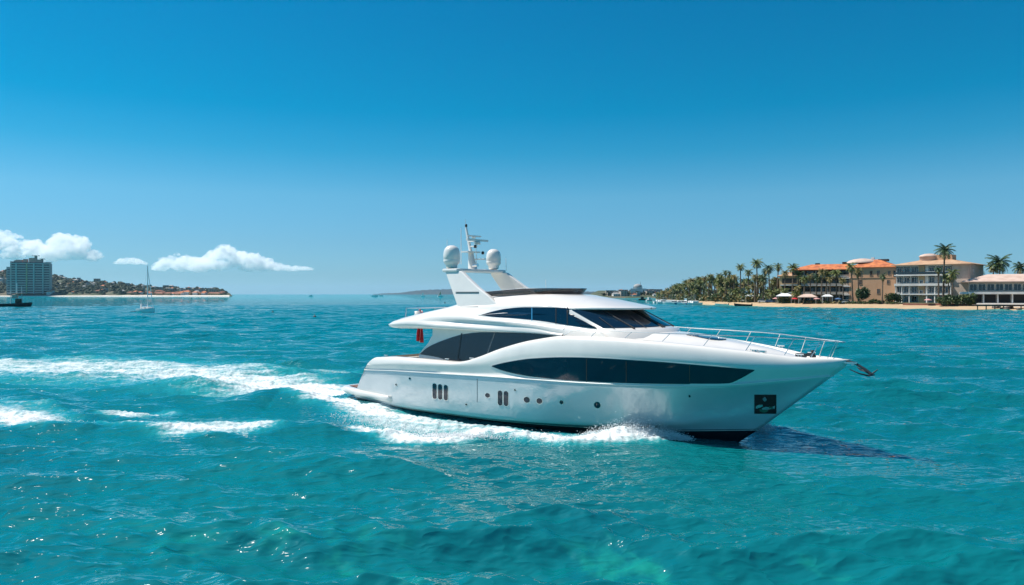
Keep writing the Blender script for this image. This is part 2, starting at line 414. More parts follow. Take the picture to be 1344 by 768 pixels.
sw = glaze('saloon_window', [(551.5, 464.5), (560, 457), (575, 449.5), (590, 444), (610, 438.5), (635, 436.2), (680, 436.6), (736, 441.3)], [(551.5, 465.2), (575, 469), (603, 478), (660, 474), (700, 455), (736, 444)], sal_b, M['glass'], yacht, 60, 8, .015)
for tp, bt in ((606, 601), (649, 637)):
    g = [[ypt(tp + (bt - tp) * t + d, 437.5 + 33 * t, sal_s(4 - 1.3 * t) + .03) for d in (-.6, 1.0)] for t in np.linspace(0, 1, 6)]
    mm = MB(); mm.grid([[(p[0], -(sal_s(p[1]) + .022), p[1]) for p in r_] for r_ in g], 0, True)
    mm.build('window_divider', M['frame'] if tp == 606 else M['groove'], sw[0])

# --- upper body: overhang, flybridge coaming, pilothouse sides
def rnd(u, u0=4.05, w=1.3): 
    x = max(0, min(1, (u - u0) / w)); return math.sqrt(1 - (1 - x) ** 2)
def const(s, drop=.35):
    return lambda u: s - drop * (1 - rnd(u))
sU0 = const(2.50); 
def sU1(u): return (2.74 if u < 8 else 2.74 - .26 * min(1, (u - 8) / 5)) - .4 * (1 - rnd(u))
def sUc(u): return 2.70 - .24 * max(0, min(1, (u - 6.5) / 3)) - .4 * (1 - rnd(u))
def sUd(u): return 2.64 - .12 * max(0, min(1, (u - 6.5) / 3)) - .02 * max(0, u - 12) - .5 * (1 - rnd(u))
def sU2(u): return 2.36 - .4 * (1 - rnd(u)) - .02 * max(0, u - 10) 
def sU3(u): return 2.16 - .4 * (1 - rnd(u)) - .01 * max(0, u - 10) 
zU0 = zrow([(508, 427.5), (525, 431), (560, 431.5), (600, 433), (640, 435), (700, 437.5), (738, 441)], sU0, [(17.4, 3.80)])
zU1 = zrow([(508, 426.5), (540, 426.5), (590, 428.5), (640, 431.5), (700, 435.5), (736, 440)], sU1, [(17.4, 3.86)])
zUc = zrow([(508, 425.8), (540, 421.5), (590, 423.5), (650, 427.5), (700, 432.5), (734, 438.5)], sUc, [(17.4, 3.93)])
zUd = zrow([(508, 425.2), (540, 419), (590, 419.5), (650, 422.5), (700, 427.5), (745, 436)], sUd, [(17.4, 4.02)])
zU2 = zrow([(509, 424.5), (540, 416), (575, 410.5), (610, 412), (632, 415.5), (660, 418), (700, 422), (740, 427), (785, 432.5)], sU2, [(17.4, 4.26)])
zU3 = zrow([(510, 424), (540, 414.5), (575, 407), (600, 404.5), (632, 405.5), (660, 403.5), (690, 401.5), (720, 402), (752, 404.5)], sU3, [(15.4, 4.98), (17.85, 5.03)])
zU4 = spl([(4.05, 4.07), (5.0, 4.38), (6.0, 4.62), (7.0, 4.85), (8.0, 5.07), (9.0, 5.32), (10, 5.50), (11, 5.585), (12, 5.60), (13.6, 5.59), (14.6, 5.55), (15.6, 5.44), (16.6, 5.27), (17.4, 5.12), (17.95, 5.04)])
def plan(u):   # half-width of the roof brim, rounding off forward
    if u < 14.6: return sU3(u)
    x = min(1, (u - 14.6) / (17.95 - 14.6)); return (sU3(14.6)) * (1 - x ** 2.6) ** .55
US = [4.05, 4.07, 4.12, 4.2, 4.32, 4.5, 4.75] + list(np.linspace(5.1, 15.2, 58))
ub = MB()
def urow(S, Z, us=US): return [(u, -S(u), Z(u)) for u in us]
lower = [urow(lambda u: sU0(u) - .5, lambda u: zU0(u) + .03), urow(sU0, zU0), urow(lambda u: (sU0(u) + sU1(u)) / 2 + .04, lambda u: (zU0(u) * .8 + zU1(u) * .2) - .01), urow(sU1, zU1)]
ub.grid(lower[::-1], 0, True)
midr = urow(lambda u: (sU1(u) + sUc(u)) / 2 + .03, lambda u: (zU1(u) + zUc(u)) / 2)
ub.grid([urow(sUc, zUc), midr, urow(sU1, zU1)], 0, True)
ub.grid([urow(sUd, zUd), urow(lambda u: (sUc(u) + sUd(u)) / 2 - .03 * min(1, max(0, (u - 6.5) / 2)), lambda u: (zUc(u) + zUd(u)) / 2), urow(sUc, zUc)], 0, True)
ub.grid([urow(sU2, zU2), urow(lambda u: (sU2(u) + sUd(u)) / 2 + .01, lambda u: (zU2(u) + zUd(u)) / 2 + .02), urow(sUd, zUd)], 0, True)
# pilothouse side: bottom runs to u 16.9, top to 15.0
ft = [u for u in US if u <= 9.4] + list(np.linspace(9.5, 15.0, 40)); fbm = [u for u in US if u <= 9.4] + list(np.linspace(9.5, 16.9, 40))
T = [(u, -sU3(u) , zU3(u)) for u in ft]; Bt = [(u, -sU2(u), zU2(u)) for u in fbm]
ub.grid([T, mixrow(T, Bt, .33, .012), mixrow(T, Bt, .66, .012), Bt], 0, True)
# skirt below the pilothouse forward part
Sk = [(u, -(sUd(u)), zUd(u)) for u in np.linspace(15.2, 17.2, 12)]; Sk0 = [(u, -(sU0(u) - .1), 3.7) for u in np.linspace(15.2, 17.5, 12)]; Sk2 = [(u, -sU2(u), zU2(u)) for u in np.linspace(15.2, 16.9, 12)]
ub.grid([Sk2, Sk, Sk0], 0, True)
# shoulder and roof
def shoulder(us, smin):
    rows = []
    for q in (0, .04, .1, .2, .32, .46, .62, .8, 1.0):
        row = []
        for u in us:
            w = plan(u); sm_ = smin(u) if callable(smin) else smin; s1 = min(sm_, w * .8); s = w + (s1 - w) * q
            full = 1 - (max(0, s / max(w, 1e-4))) ** 2.2; ztop = 1 - (s1 / max(w, 1e-4)) ** 2.2
            z = zU3(u) + (zU4(u) - zU3(u)) * (full / max(ztop, 1e-4)) ** .8 if ztop > 0 else zU3(u)
            row.append((u, -s, z))
        rows.append(row)
    if callable(smin): rows.append([(u, 0.0, zU4(u) + .02 * smin(u)) for u in us])
    return rows
usA = [u for u in US if u <= 13.6] + [13.6]
ub.grid(shoulder(usA, 1.55)[::-1], 0, True)
usR = list(np.linspace(13.6, 17.2, 24)) + [17.4, 17.6, 17.75, 17.85, 17.92, 17.949]
rf = shoulder(usR, lambda u: 1.55 * max(0, min(1, (15.9 - u) / 2.3)) ** 1.2); 
# blend the first roof stations into the shoulder line
ub.grid(rf[::-1], 0, True)
br0 = [(u, -plan(u), zU3(u)) for u in usR if u >= 14.2]; br1 = [(u - .01, -max(0, plan(u) - .015), zU3(u) - .07) for u in usR if u >= 14.2]; br2 = [(14.2 + (u - 14.2) * .82, -plan(u) * .86, zU3(u) - .04) for u in usR if u >= 14.2]
ub.grid([br0, br1], 0, True); ub.grid([br1, br2, [(p[0], 0, p[2] + .02) for p in br2]], 1, True)
# flybridge inner walls and floor
inn = [(u, -1.55 + .3 * (1 - rnd(u)), zU4(u)) for u in usA if u > 4.2]; fl = [(u, -1.5 + .3 * (1 - rnd(u)), min(zU4(u) - .03, max(4.3, 4.6 if u > 9 else 4.3))) for u in usA if u > 4.2]
ub.grid([inn, fl, [(p[0], 0, p[2]) for p in fl]], 0, False)
ub.add([(13.6, -1.55, zU4(13.6)), (13.6, -1.5, 4.6), (13.6, 0, 4.6), (13.6, 0, 5.62)], [(0, 1, 2, 3)], 0)
# aft lip
ub.add([], [])
tipT = [(4.05, -s, 4.07 + .02) for s in (0, 1.1, 2.1)]
ub.grid([[(4.25, 0, 4.28), (4.25, -1.3, 4.28), (4.12, -2.0, 4.16)], [(3.95, 0, 4.10), (3.97, -1.3, 4.09), (4.06, -2.14, 4.06)], [(4.1, 0, 3.98), (4.1, -1.3, 3.98), (4.1, -1.9, 3.99)], [(7.1, 0, 4.02), (7.1, -1.3, 4.02), (7.1, -1.9, 4.02)]], 0, True, flip=True)
ub_b = BVHTree.FromPolygons(ub.v, ub.f)
# pilothouse front under the glass
def fr(t, top):
    a = t * math.pi / 2
    if top: return (15.0 + 1.85 * math.sin(a), -(sU3(15.0)) * math.cos(a) ** .9, 4.98 + .02 * t)
    return (16.9 + 1.62 * math.sin(a), -(sU2(16.9)) * math.cos(a) ** .9, zU2(16.9) + .05 * t)
gh = MB(); ts = np.linspace(0, 1, 30); T = [fr(t, True) for t in ts]; Bt = [fr(t, False) for t in ts]
gh.grid([T, mixrow(T, Bt, .5, -.0), Bt], 0, True)
led_ = [(p[0] + .35 * (i / 29) + .2, p[1] * 1.06, 3.72) for i, p in enumerate(Bt)]
gh.grid([Bt, [(p[0] + .1 + .25 * (i / 29), p[1] * 1.03, p[2] - .05) for i, p in enumerate(Bt)], led_], 0, True)
gh_b = BVHTree.FromPolygons(gh.v, gh.f)
ub.both(); ub.build('superstructure', [M['gel'], M['cushion']], yacht, fix=True)
gh.both(); gh.build('pilothouse_front', M['gel'], yacht, fix=True)
# side windows of the pilothouse
glaze('window_surround', [(628, 413.6), (645, 408.3), (665, 404.2), (690, 402.2), (720, 402.4), (750, 404.5), (758, 408), (787, 430.5)], [(628, 414), (650, 417.6), (690, 421.6), (740, 427.6), (775, 431.6), (787, 432)], ub_b, M['gel'], yacht, 50, 6, .010)
uw = glaze('pilothouse_window', [(632, 413.5), (648, 408.8), (665, 405.4), (690, 403.4), (720, 403.6), (748, 405.5), (755, 409.5), (783, 430)], [(632, 413.8), (650, 416.5), (690, 420.5), (740, 426.4), (775, 430.6), (783, 431)], ub_b, M['glass'], yacht, 50, 6, .02)
for x, m_ in ((698.5, M['steel']), (730, M['frame']), (745, M['frame'])):
    glaze('window_divider', [(x - .7, 404), (x + .7, 404)], [(x - .7, 421 + (x - 698) * .13), (x + .7, 421 + (x - 698) * .13)], ub_b, m_, uw[0], 2, 5, .026, both=False)
# thin grey strip paints the crease shadow gap and groove on the overhang
glaze('crease_shadow_groove', [(604, 402.8), (628, 402.0)], [(604, 403.4), (628, 402.9)], ub_b, M['groove'], yacht, 8, 2, .01)
# windscreen panes on the front
ws = MB()
panes = [(.10, .52), (.545, .97)]
for side in (1, -1):
    for a_, b_ in panes:
        g = []
        for j in range(7):
            v = .05 + .88 * j / 6; row = []
            for i in range(13):
                t = a_ + (b_ - a_) * i / 12
                p, q = Vector(fr(t, True)), Vector(fr(t, False)); w = p + (q - p) * v
                n = Vector((math.sin(t * 1.57), -math.cos(t * 1.57), .8)).normalized(); w = w + n * .02; row.append((w.x, w.y * side, w.z))
            g.append(row)
        mb = MB(); mb.grid(g, 0, True, flip=(side < 0)); mb.build('windscreen_pane', M['glass'], yacht)
fm = MB()
for side in (1, -1):
    for t in (.532, .985):
        p, q = Vector(fr(t, True)), Vector(fr(t, False)); n = Vector((math.sin(t * 1.57), -math.cos(t * 1.57), .8)).normalized() * .03
        p += n; q += n; fm.tube([(p.x, p.y * side, p.z), (q.x, q.y * side, q.z)], .035, 0, 6)
fm.build('windscreen_frame', M['frame'], yacht)
for t in (.25, .7):
    wp = MB()
    q = Vector(fr(t, False)); p = q + (Vector(fr(t + .1, True)) - q) * .55; n = Vector((math.sin(t * 1.57), -math.cos(t * 1.57), .8)).normalized() * .05
    wp.tube([q + n, p + n], .012, 0, 5); wp.build('wiper', M['frame'], yacht)

# --- radar arch
def legpoly(): return [ypt(x, y, 1.95) for x, y in ((580, 357.5), (586, 355), (601, 356), (612, 366), (626, 377.5), (641, 388), (655, 400), (606, 409))]
lp = legpoly()
ar = MB(); n = len(lp)
inw = lambda z: .32 * (z - 5.2) / 1.5
o_ = [(u, -(2.03 - inw(z)), z) for u, z in lp]; i_ = [(u, -(1.80 - inw(z)), z) for u, z in lp]
ar.add(o_ + i_, [tuple(range(n))[::-1], tuple(range(n, 2 * n))] + [(i, (i + 1) % n, (i + 1) % n + n, i + n) for i in range(n)], 0)
ar.both(); ar.build('radar_arch', M['gel'], yacht, bevel=.04)
tp_ = MB(); zt = 6.80
tp_.box((7.83, 0, zt - .05), (1.05, 3.56, .17)); tp_.build('arch_crossbeam', M['gel'], yacht, bevel=.06)
for dzz, sgn in ((0, 1), (-.05, 1), (0, -1), (-.05, -1)):
    lo = MB()
    u0, z0 = ypt(597, 383.4, 2.0); u1, z1 = ypt(627, 384.6, 2.0)
    lo.box(((u0 + u1) / 2, -(2.045 - inw(z0)) * sgn, z0 + dzz), (u1 - u0, .03, .028)); lo.build('arch_louvre', M['groove'], yacht)
# domes
def dome(u, s, z, r, name='satellite_dome'):
    d = MB(); d.lathe([(.0, -.02), (r * .62, 0), (r * .72, .08), (r * .70, .16), (r * .93, .24), (r, .34), (r * 1.0, .40), (r * .985, .41), (r * .985, .43), (r, .44), (r, .68 * r / .42), (r * .96, .84 * r / .42), (r * .84, .98 * r / .42), (r * .62, 1.08 * r / .42), (r * .32, 1.14 * r / .42), (0, 1.155 * r / .42)], (u, -s, z), 0, 28)
    o = d.build(name, M['gel'], yacht, fix=True)
    b = MB(); b.lathe([(.0, -.12), (r * .4, -.12), (r * .5, 0), (0, 0)], (u, -s, z), 0, 16); b.build('dome_base', M['frame'], o)
dome(7.62, 1.42, 6.86, .41); dome(7.80, -1.42, 6.88, .38)
# mast with radars and aerials
ms = MB(); mx_, my_ = 7.55, 0.1
ms.tube([(mx_ + .05, my_, 6.8), (mx_ - .12, my_, 7.75)], .25, 0, 10, .13); ms.build('mast', M['gel'], yacht)
ms = MB(); ms.box((mx_ - .1, my_, 7.72), (.5, .9, .07)); ms.tube([(mx_ - .12, my_, 7.75), (mx_ - .45, my_ + .1, 8.65), (mx_ - .55, my_ + .1, 9.05)], .09, 0, 6, .05)
ms.tube([(mx_ - .50, my_ - .3, 7.1), (mx_ - .50, my_ - .3, 8.95)], .018, 0, 5); ms.tube([(mx_ - .55, my_ + .1, 9.05), (mx_ - .6, my_ + .1, 9.4)], .012, 0, 5)
for z in (8.0, 8.25): ms.tube([(mx_ - .25, my_, z), (mx_ + .35, my_, z)], .03, 0, 5)
ms.tube([(mx_ + .3, my_, 7.1), (mx_ + .25, my_, 8.1)], .018, 0, 5); ms.tube([(mx_ + .0, my_, 7.35), (mx_ + .75, my_ + .2, 7.35)], .035, 0, 6)
ms.build('mast_frame', M['gel'], yacht)
rd = MB(); rd.box((mx_ + .35, my_, 8.30), (.12, 1.5, .1)); rd.lathe([(0, 0), (.16, 0), (.16, .14), (.1, .18), (0, .18)], (mx_ + .35, my_, 8.08), 0, 12); rd.build('radar_scanner', M['gel'], yacht)
rd = MB(); rd.box((mx_ + .1, my_, 8.52), (.1, 1.0, .07)); rd.lathe([(0, 0), (.1, 0), (.1, .1), (0, .1)], (mx_ + .1, my_, 8.4), 0, 10); rd.build('radar_scanner', M['gel'], yacht)
for lx, ly, lz, lr_ in ((mx_ - .53, my_ + .1, 9.02, .06), (mx_ + .4, my_ - .2, 7.9, .07), (mx_ + .45, my_ + .3, 7.6, .07)):
    ln = MB(); ln.lathe([(0, 0), (lr_, 0), (lr_ * 1.05, .13), (0, .16)], (lx, ly, lz), 0, 8); ln.build('navigation_light', M['frame'], yacht)
hn = MB(); hn.tube([(mx_ + .6, my_ - .6, 7.0), (mx_ + .95, my_ - .6, 7.02)], .04, 0, 8, .09); hn.build('horn', M['steel'], yacht)
for u, s, z0, z1 in ((7.1, 1.2, 6.85, 8.3), (8.25, -1.9, 6.8, 7.45), (11.2, -1.5, 5.5, 6.3)):
    an = MB(); an.tube([(u, -s, z0), (u - .03, -s, z1)], .012, 0, 5); an.build('whip_aerial', M['white'], yacht)
# flybridge screen, seats, console
sm = MB(); rows = [[], []]
path = [(9.6, 1.72), (10.4, 1.70), (11.3, 1.66), (12.2, 1.58), (12.9, 1.42), (13.4, 1.15), (13.75, .8), (13.95, .4), (14.0, 0)]
for i, (u, s) in enumerate(path):
    k = min(1, i / 3); fo_s = max(0, min(1, (u - 10.5) / 3)); rows[0].append((u + .28 * fo_s, -(s + .10 * min(1, s * 2)), 5.60 + (.05 + .20 * k))); rows[1].append((u, -s, 5.50))
sm.grid(rows, 0, True); sm.both(); o = sm.build('flybridge_screen', M['screen'], yacht); md = o.modifiers.new('s', 'SOLIDIFY'); md.thickness = .02
rt = MB(); rt.tube([rows[0][i] for i in range(len(path))], .014, 0, 5); rt.both().build('screen_rail', M['steel'], yacht)
fs = MB(); fs.box((12.9, .0, 5.2), (.7, 1.6, .75)); fs.build('helm_console', M['gel'], yacht, bevel=.08)
fs = MB(); fs.box((11.6, 0.5, 4.9), (.6, 1.4, .5)); fs.box((11.3, .5, 5.3), (.18, 1.4, .55)); fs.build('helm_seat', M['cushion'], yacht, bevel=.06)
fs = MB(); fs.box((9.9, -.9, 4.85), (1.9, .6, .45)); fs.box((9.0, 0, 4.85), (.6, 2.4, .45)); fs.build('flybridge_settee', M['cushion'], yacht, bevel=.06)
# aft flybridge rail
def rail(name, tops, bots, r=.018, posts=None, parent=yacht):
    mb = MB(); mb.tube(tops, r, 0, 7); o = mb.build(name, M['steel'], parent)
    for i, (a, b) in enumerate(posts or []):
        pm = MB(); pm.tube([a, b], r * .85, 0, 6); pm.build('rail_post', M['steel'], o)
    return o
tops = []; posts = []
pp = [(7.6, 2.02, 4.95), (6.6, 2.05, 4.72), (5.5, 2.05, 4.5), (4.7, 1.95, 4.25), (4.35, 1.6, 4.25), (4.3, .6, 4.27), (4.3, -.6, 4.27), (4.35, -1.6, 4.25), (4.7, -1.95, 4.25), (5.5, -2.05, 4.5), (6.6, -2.05, 4.72), (7.6, -2.02, 4.95)]
ztop = lambda u: 4.86 + .0 * u
tops = [(u, -s * .93, max(z - .02, 4.88 + (u - 4.3) * .02)) for u, s, z in pp]
posts = [(tops[i], (pp[i][0] + .05, -pp[i][1], pp[i][2] - .05)) for i in (3, 4, 5, 6, 7, 8)]
rail('flybridge_aft_rail', tops, None, .026, posts)
st_ = MB(); st_.tube([(4.0, 0, 4.2), (3.55, 0, 4.95)], .018); st_.build('flag_staff', M['steel'], yacht)
lr = MB(); lr.lathe([(.0, 0), (.16, 0), (.17, .05), (.16, .4), (.0, .42)], (4.55, -.9, 4.3), 0, 12); lr.build('life_raft_canister', M['gel'], yacht)
# side rail and bow pulpit
def deck_edge(u, s_off=.10): return (u, -(S_G(u) - s_off * min(1, S_G(u))), Z_G(u))
us = [15.6, 17, 18.4, 19.8, 21.2, 22.6, 23.9, 24.9, 25.5]
zt_ = spl([(15.3, 3.93), (15.8, 4.10), (17, 4.16), (19, 4.12), (21.2, 4.10), (22.6, 4.08), (24, 4.02), (25.6, 3.93)])
topl = [(15.45, -(S_G(15.45) - .06), Z_G(15.45) + .03)] + [(u, -max(.12, S_G(u) - .16), zt_(u)) for u in np.linspace(15.75, 25.3, 34)] + [(25.62, -.14, 3.92), (25.66, 0, 3.92)]
def postset(side):
    out = []
    for u in (17.0, 18.5, 20.0, 21.5, 22.9, 24.1, 24.9, 25.4):
        p = (u, -max(.12, S_G(u) - .16) * side, zt_(u)); q = (u - .28, -max(.08, S_G(u - .28) - .10) * side, Z_G(u - .28) + .0); out.append((p, q))
    return out
for side in (1, -1):
    rail('side_rail', [(p[0], p[1] * side, p[2]) for p in topl], None, .017, postset(side))
# foredeck: hatch, sunpad seams, windlass, cleats, anchor
glaze('foredeck_hatch', [(901, 439.5), (908, 436.8), (948, 443.3), (953, 445.5)], [(901, 440), (912, 442), (945, 447), (953, 446.2)], deck_b, M['glass'], yacht, 10, 3, .03, both=False)
wl = MB(); wl.lathe([(0, 0), (.11, 0), (.11, .06), (.06, .1), (.06, .2), (.11, .24), (0, .26)], (24.55, .0, Z_G(24.5) - .02), 0, 12); wl.box((24.2, -.2, Z_G(24.2) + .03), (.35, .18, .14)); wl.box((24.35, .3, Z_G(24.2) + .03), (.22, .14, .12)); wl.build('windlass', M['iron'], yacht)
def cleat(u, s, z, rz=0):
    c = MB(); c.tube([(u - .14, -s, z + .09), (u + .14, -s, z + .09)], .02, 0, 6); c.tube([(u - .05, -s, z), (u - .05, -s, z + .09)], .02, 0, 6); c.tube([(u + .05, -s, z), (u + .05, -s, z + .09)], .02, 0, 6); c.build('cleat', M['steel'], yacht)
for u in (4.1, 8.6, 10.2, 22.9, 24.3):
    for sd_ in (1, -1): cleat(u, sd_ * (S_G(u) - .07), Z_G(u) + (.0))
fp = MB(); fp.box((22.9, -1.05, Z_G(23) + .03), (.7, .18, .06)); fp.build('mooring_plate', M['steel'], yacht)
# anchor on the stem
an = empty('bow_anchor', (25.75 * .12, 0, 3.2 * .12)); an.scale = (.88, .88, .88); an.parent = yacht
a_ = MB(); a_.box((25.75, 0, 3.22), (.7, .14, .07)); a_.tube([(25.95, -.09, 3.18), (25.95, .09, 3.18)], .06, 0, 10); a_.build('bow_roller', M['steel'], an)
a_ = MB(); a_.tube([(25.6, 0, 3.3), (26.0, 0, 3.22), (26.35, 0, 3.02), (26.62, 0, 2.82)], .045, 0, 7, .06); a_.build('anchor_shank', M['iron'], an)
a_ = MB()
for sy in (-1, 1):
    a_.tube([(26.62, 0, 2.82), (26.55, sy * .22, 2.78), (26.3, sy * .42, 2.86), (25.98, sy * .5, 3.0)], .05, 0, 6, .02)
    a_.add([(26.4, sy * .36, 2.84), (26.1, sy * .36, 2.9), (25.9, sy * .53, 3.04), (26.2, sy * .56, 2.9)], [(0, 1, 2, 3)], 0)
a_.tube([(26.62, -.35, 2.78), (26.62, .35, 2.78)], .03, 0, 6); a_.tube([(26.62, 0, 2.82), (26.85, 0, 3.02)], .035, 0, 6, .02)
a_.build('anchor_flukes', M['iron'], an)
# flag: a top-level thing hanging from the staff
fg = MB(); rows = []
for j in range(12):
    v = j / 11; row = []
    for i in range(10):
        w = i / 9; row.append((.07 * math.sin(w * 8 + v * 2) + +.26 * w - .06 * v, .16 * math.sin(w * 11 + v * 3) * (.4 + .6 * v) + .08 * w, -v * 1.7 - .12 * w))
    rows.append(row)
for i in range(9):
    fg.grid([[r[i], r[i + 1]] for r in rows], 1 if 5 <= i <= 6 else 0, True)
fx, fy = y2w(3.62, 0)
flag = fg.build('ensign_flag', [M['red'], M['whitecloth']], None); flag.location = (fx, fy, 4.80); flag.rotation_euler = (0, 0, -TH)
md = flag.modifiers.new('s', 'SOLIDIFY'); md.thickness = .006
tag(flag, 'red and white ensign hanging limp from the staff at the yacht stern', 'flag')
SHORE = [(858, 395.6), (866, 396), (878, 396.6), (892, 397.4), (908, 398.6), (935, 400), (960, 401), (1000, 402.3), (1080, 403.8), (1160, 405), (1240, 406), (1344, 407.3), (1500, 410), (1750, 416)]
SHW = [wat(*p) for p in SHORE]
# ------------------------------------------------------------------ the sea: one sheet to beyond the horizon
def sstep(a, b, x): t = np.clip((x - a) / (b - a), 0, 1); return t * t * (3 - 2 * t)
def build_sea():
    n1 = 1250; rr = 3.0 * (400 / 3.0) ** (np.arange(n1) / (n1 - 1)); rr = np.concatenate([[0.01, 1.5], rr, 400 * (25000 / 400.0) ** (np.arange(1, 160) / 159)])
    an = np.concatenate([np.radians(np.linspace(-180, -55, 70)[:-1]), np.radians(np.linspace(-55, -36, 120)[:-1]), np.radians(np.linspace(-36, 36, 1150)), np.radians(np.linspace(36, 55, 120)[1:]), np.radians(np.linspace(55, 180, 70)[1:])])
    RR, AA = np.meshgrid(rr, an, indexing='ij'); X = RR * np.sin(AA); Y = RR * np.cos(AA)
    sp = RR * .0040 + .02                                     # grid spacing
    Z = np.zeros_like(X); DX = np.zeros_like(X); DY = np.zeros_like(X)
    g2 = np.random.default_rng(5)
    for i in range(150):
        lam = .42 * (8.5 / .42) ** g2.random(); th = R(80) + g2.normal(0, .34) + (.0 if lam > 1.3 else g2.normal(0, .45))
        k = 2 * math.pi / lam; amp = lam / 6.283 * (.038 if lam > 1.3 else .040) * (1.0 if lam < 5 else .7); ph = g2.random() * 6.283
        kx, ky = math.cos(th), math.sin(th); q = k * (X * kx + Y * ky) + ph
        fade = np.clip((lam / sp - 2.2) / 3, 0, 1); a = amp * fade
        c = np.cos(q); s = np.sin(q); Z += a * c; DX -= a * kx * s * .62; DY -= a * ky * s * .62
    # groupiness
    gp = 1 + .35 * np.sin(X * .11 + Y * .05 + 1) * np.sin(Y * .13 - X * .04)
    Z *= gp
    ax, ay = y2w(1, 1.5); bx, by = y2w(24, 1.0); vx, vy = bx - ax, by - ay; t = np.clip(((X - ax) * vx + (Y - ay) * vy) / (vx * vx + vy * vy), 0, 1)
    calm = 1 - .72 * np.exp(-(np.hypot(X - ax - t * vx, Y - ay - t * vy) / 6.5) ** 2); Z *= calm; DX *= calm; DY *= calm
    # ---- wake ridges and foam: distance to lines drawn on the water
    foam = np.zeros_like(X); lace = np.zeros_like(X)
    near = (RR < 130)
    xs, ys = X[near], Y[near]
    def dist(line):
        d = np.full(xs.shape, 1e9); tt = np.zeros(xs.shape); sg = np.zeros(xs.shape); n = len(line) - 1
        for i in range(n):
            (x0, y0), (x1, y1) = line[i], line[i + 1]; vx, vy = x1 - x0, y1 - y0; L = vx * vx + vy * vy
            t = np.clip(((xs - x0) * vx + (ys - y0) * vy) / L, 0, 1); dx, dy = xs - x0 - t * vx, ys - y0 - t * vy
            dd = np.hypot(dx, dy); m = dd < d; d[m] = dd[m]; tt[m] = (i + t[m]) / n; sg[m] = np.sign(vx * dy - vy * dx)[m]
        return d, tt, sg
    def line(px): return [wat(*p) for p in px]
    zn = np.zeros(xs.shape); fn = np.zeros(xs.shape); la = np.zeros(xs.shape)
    def ridge(px, amp, w, taper=(.15, .15)):
        nonlocal zn
        d, t, _ = dist(line(px)); e = sstep(0, taper[0], t) * (1 - sstep(1 - taper[1], 1, t)); zn = zn + amp * e * np.exp(-(d / w) ** 2)
    def foamline(px, w, inten, taper=(.1, .1), widths=None, tgt='f'):
        nonlocal fn, la
        d, t, _ = dist(line(px)); W = np.interp(t, np.linspace(0, 1, len(widths)), widths) if widths else w
        I = np.interp(t, np.linspace(0, 1, len(inten)), inten) if hasattr(inten, '__len__') else inten
        e = sstep(0, taper[0], t + 1e-6) * (1 - sstep(1 - taper[1], 1, t)); v = I * e * (1 - sstep(.05, 1.0, d / (W * 2.1)))
        if tgt == 'f': fn = np.maximum(fn, v)
        else: la = np.maximum(la, v)
    # main wake
    foamline([(462, 517), (430, 514), (380, 511), (320, 502), (250, 493), (170, 487), (80, 483), (-60, 479)], 3, [1, 1, .92, .84, .79, .76, .74, .72], (.001, .01), [1.7, 2.4, 3.3, 4.6, 5.8, 6.8, 7.6, 8])
    foamline([(450, 512), (380, 506), (300, 494), (200, 485), (100, 482), (-50, 478)], 1, [.9, .85, .8, .75, .7, .7], (.05, .01), [1.0, 1.3, 1.8, 2.2, 2.6, 2.8])
    foamline([(470, 527), (430, 529), (390, 523), (350, 520), (300, 514)], 1, [1, 1, .9, .75, .55], (.01, .2), [1.6, 1.3, .9, .9, .9])
    foamline([(520, 493), (470, 492), (420, 487), (370, 487)], 1, [.65, .7, .6, .4], (.05, .2), [.9, 1.2, 1.3, .9])
    # near-side crest
    foamline([(-60, 541), (0, 548), (35, 554), (70, 560), (110, 558), (150, 560), (205, 563), (250, 567), (300, 566), (350, 563), (400, 562)], 1, [.92, .92, .9, .85, .74, .72, .76, .84, .86, .82, .7], (.001, .1), [2.0, 1.9, 1.4, 1.0, .7, .6, .7, 1.1, 1.2, 1.2, .9])
    foamline([(-40, 528), (30, 534), (90, 537)], 1, .52, (.05, .3), [1.2, 1.0, .8])
    foamline([(135, 541), (165, 544), (205, 541), (250, 538)], 1, [.7, .85, .75, .5], (.1, .2), [.5, .9, .7, .6])
    # alongside the hull
    foamline([(470, 531), (520, 546), (580, 557), (640, 565), (700, 573)], 1, [1, .9, .8, .78, .7], (.01, .2), [1.6, 1.6, 1.5, 1.3, .8])
    foamline([(455, 557), (490, 565), (540, 575), (590, 576), (630, 569), (665, 571), (700, 577), (740, 581), (790, 580), (830, 577), (890, 577)], 1, [.8, 1, 1, 1, 1, 1, 1, .95, 1, 1, .9], (.05, .05), [.5, .6, .7, .7, .7, .7, .6, .6, .7, .8, .6])
    foamline([(470, 545), (520, 556), (560, 562), (610, 560)], 1, .74, (.1, .2), [.9, 1.1, 1.1, .8])
    foamline([(985, 566), (1000, 565), (1014, 563)], 1, .9, (.2, .2), [.5, .6, .3])
    # lacy remnants in the foreground
    ridge([(455, 560), (500, 568), (545, 577), (590, 577), (630, 570), (665, 573), (700, 579), (740, 583), (790, 582), (830, 578), (890, 580)], .17, .75)
    ridge([(770, 578), (830, 574), (895, 577)], .34, .5, (.4, .4))
    ridge([(130, 560), (200, 566), (300, 571), (400, 567), (470, 566)], .30, 1.2)
    ridge([(270, 540), (330, 530), (370, 526), (410, 532), (455, 548)], .62, 1.35, (.4, .4))
    ridge([(-60, 550), (20, 556), (90, 564), (140, 566)], .26, 1.0)
    ridge([(60, 498), (200, 505), (300, 515)], .2, 1.8); ridge([(0, 476), (200, 478), (350, 492)], .16, 1.6)
    ridge([(490, 529), (560, 541), (640, 552), (720, 560), (790, 564.5), (860, 568), (900, 570)], -.50, .85, (.15, .12))
    # hump and trough turbulence inside foam
    fn = np.clip(fn, 0, 1)
    ch = np.zeros(xs.shape)
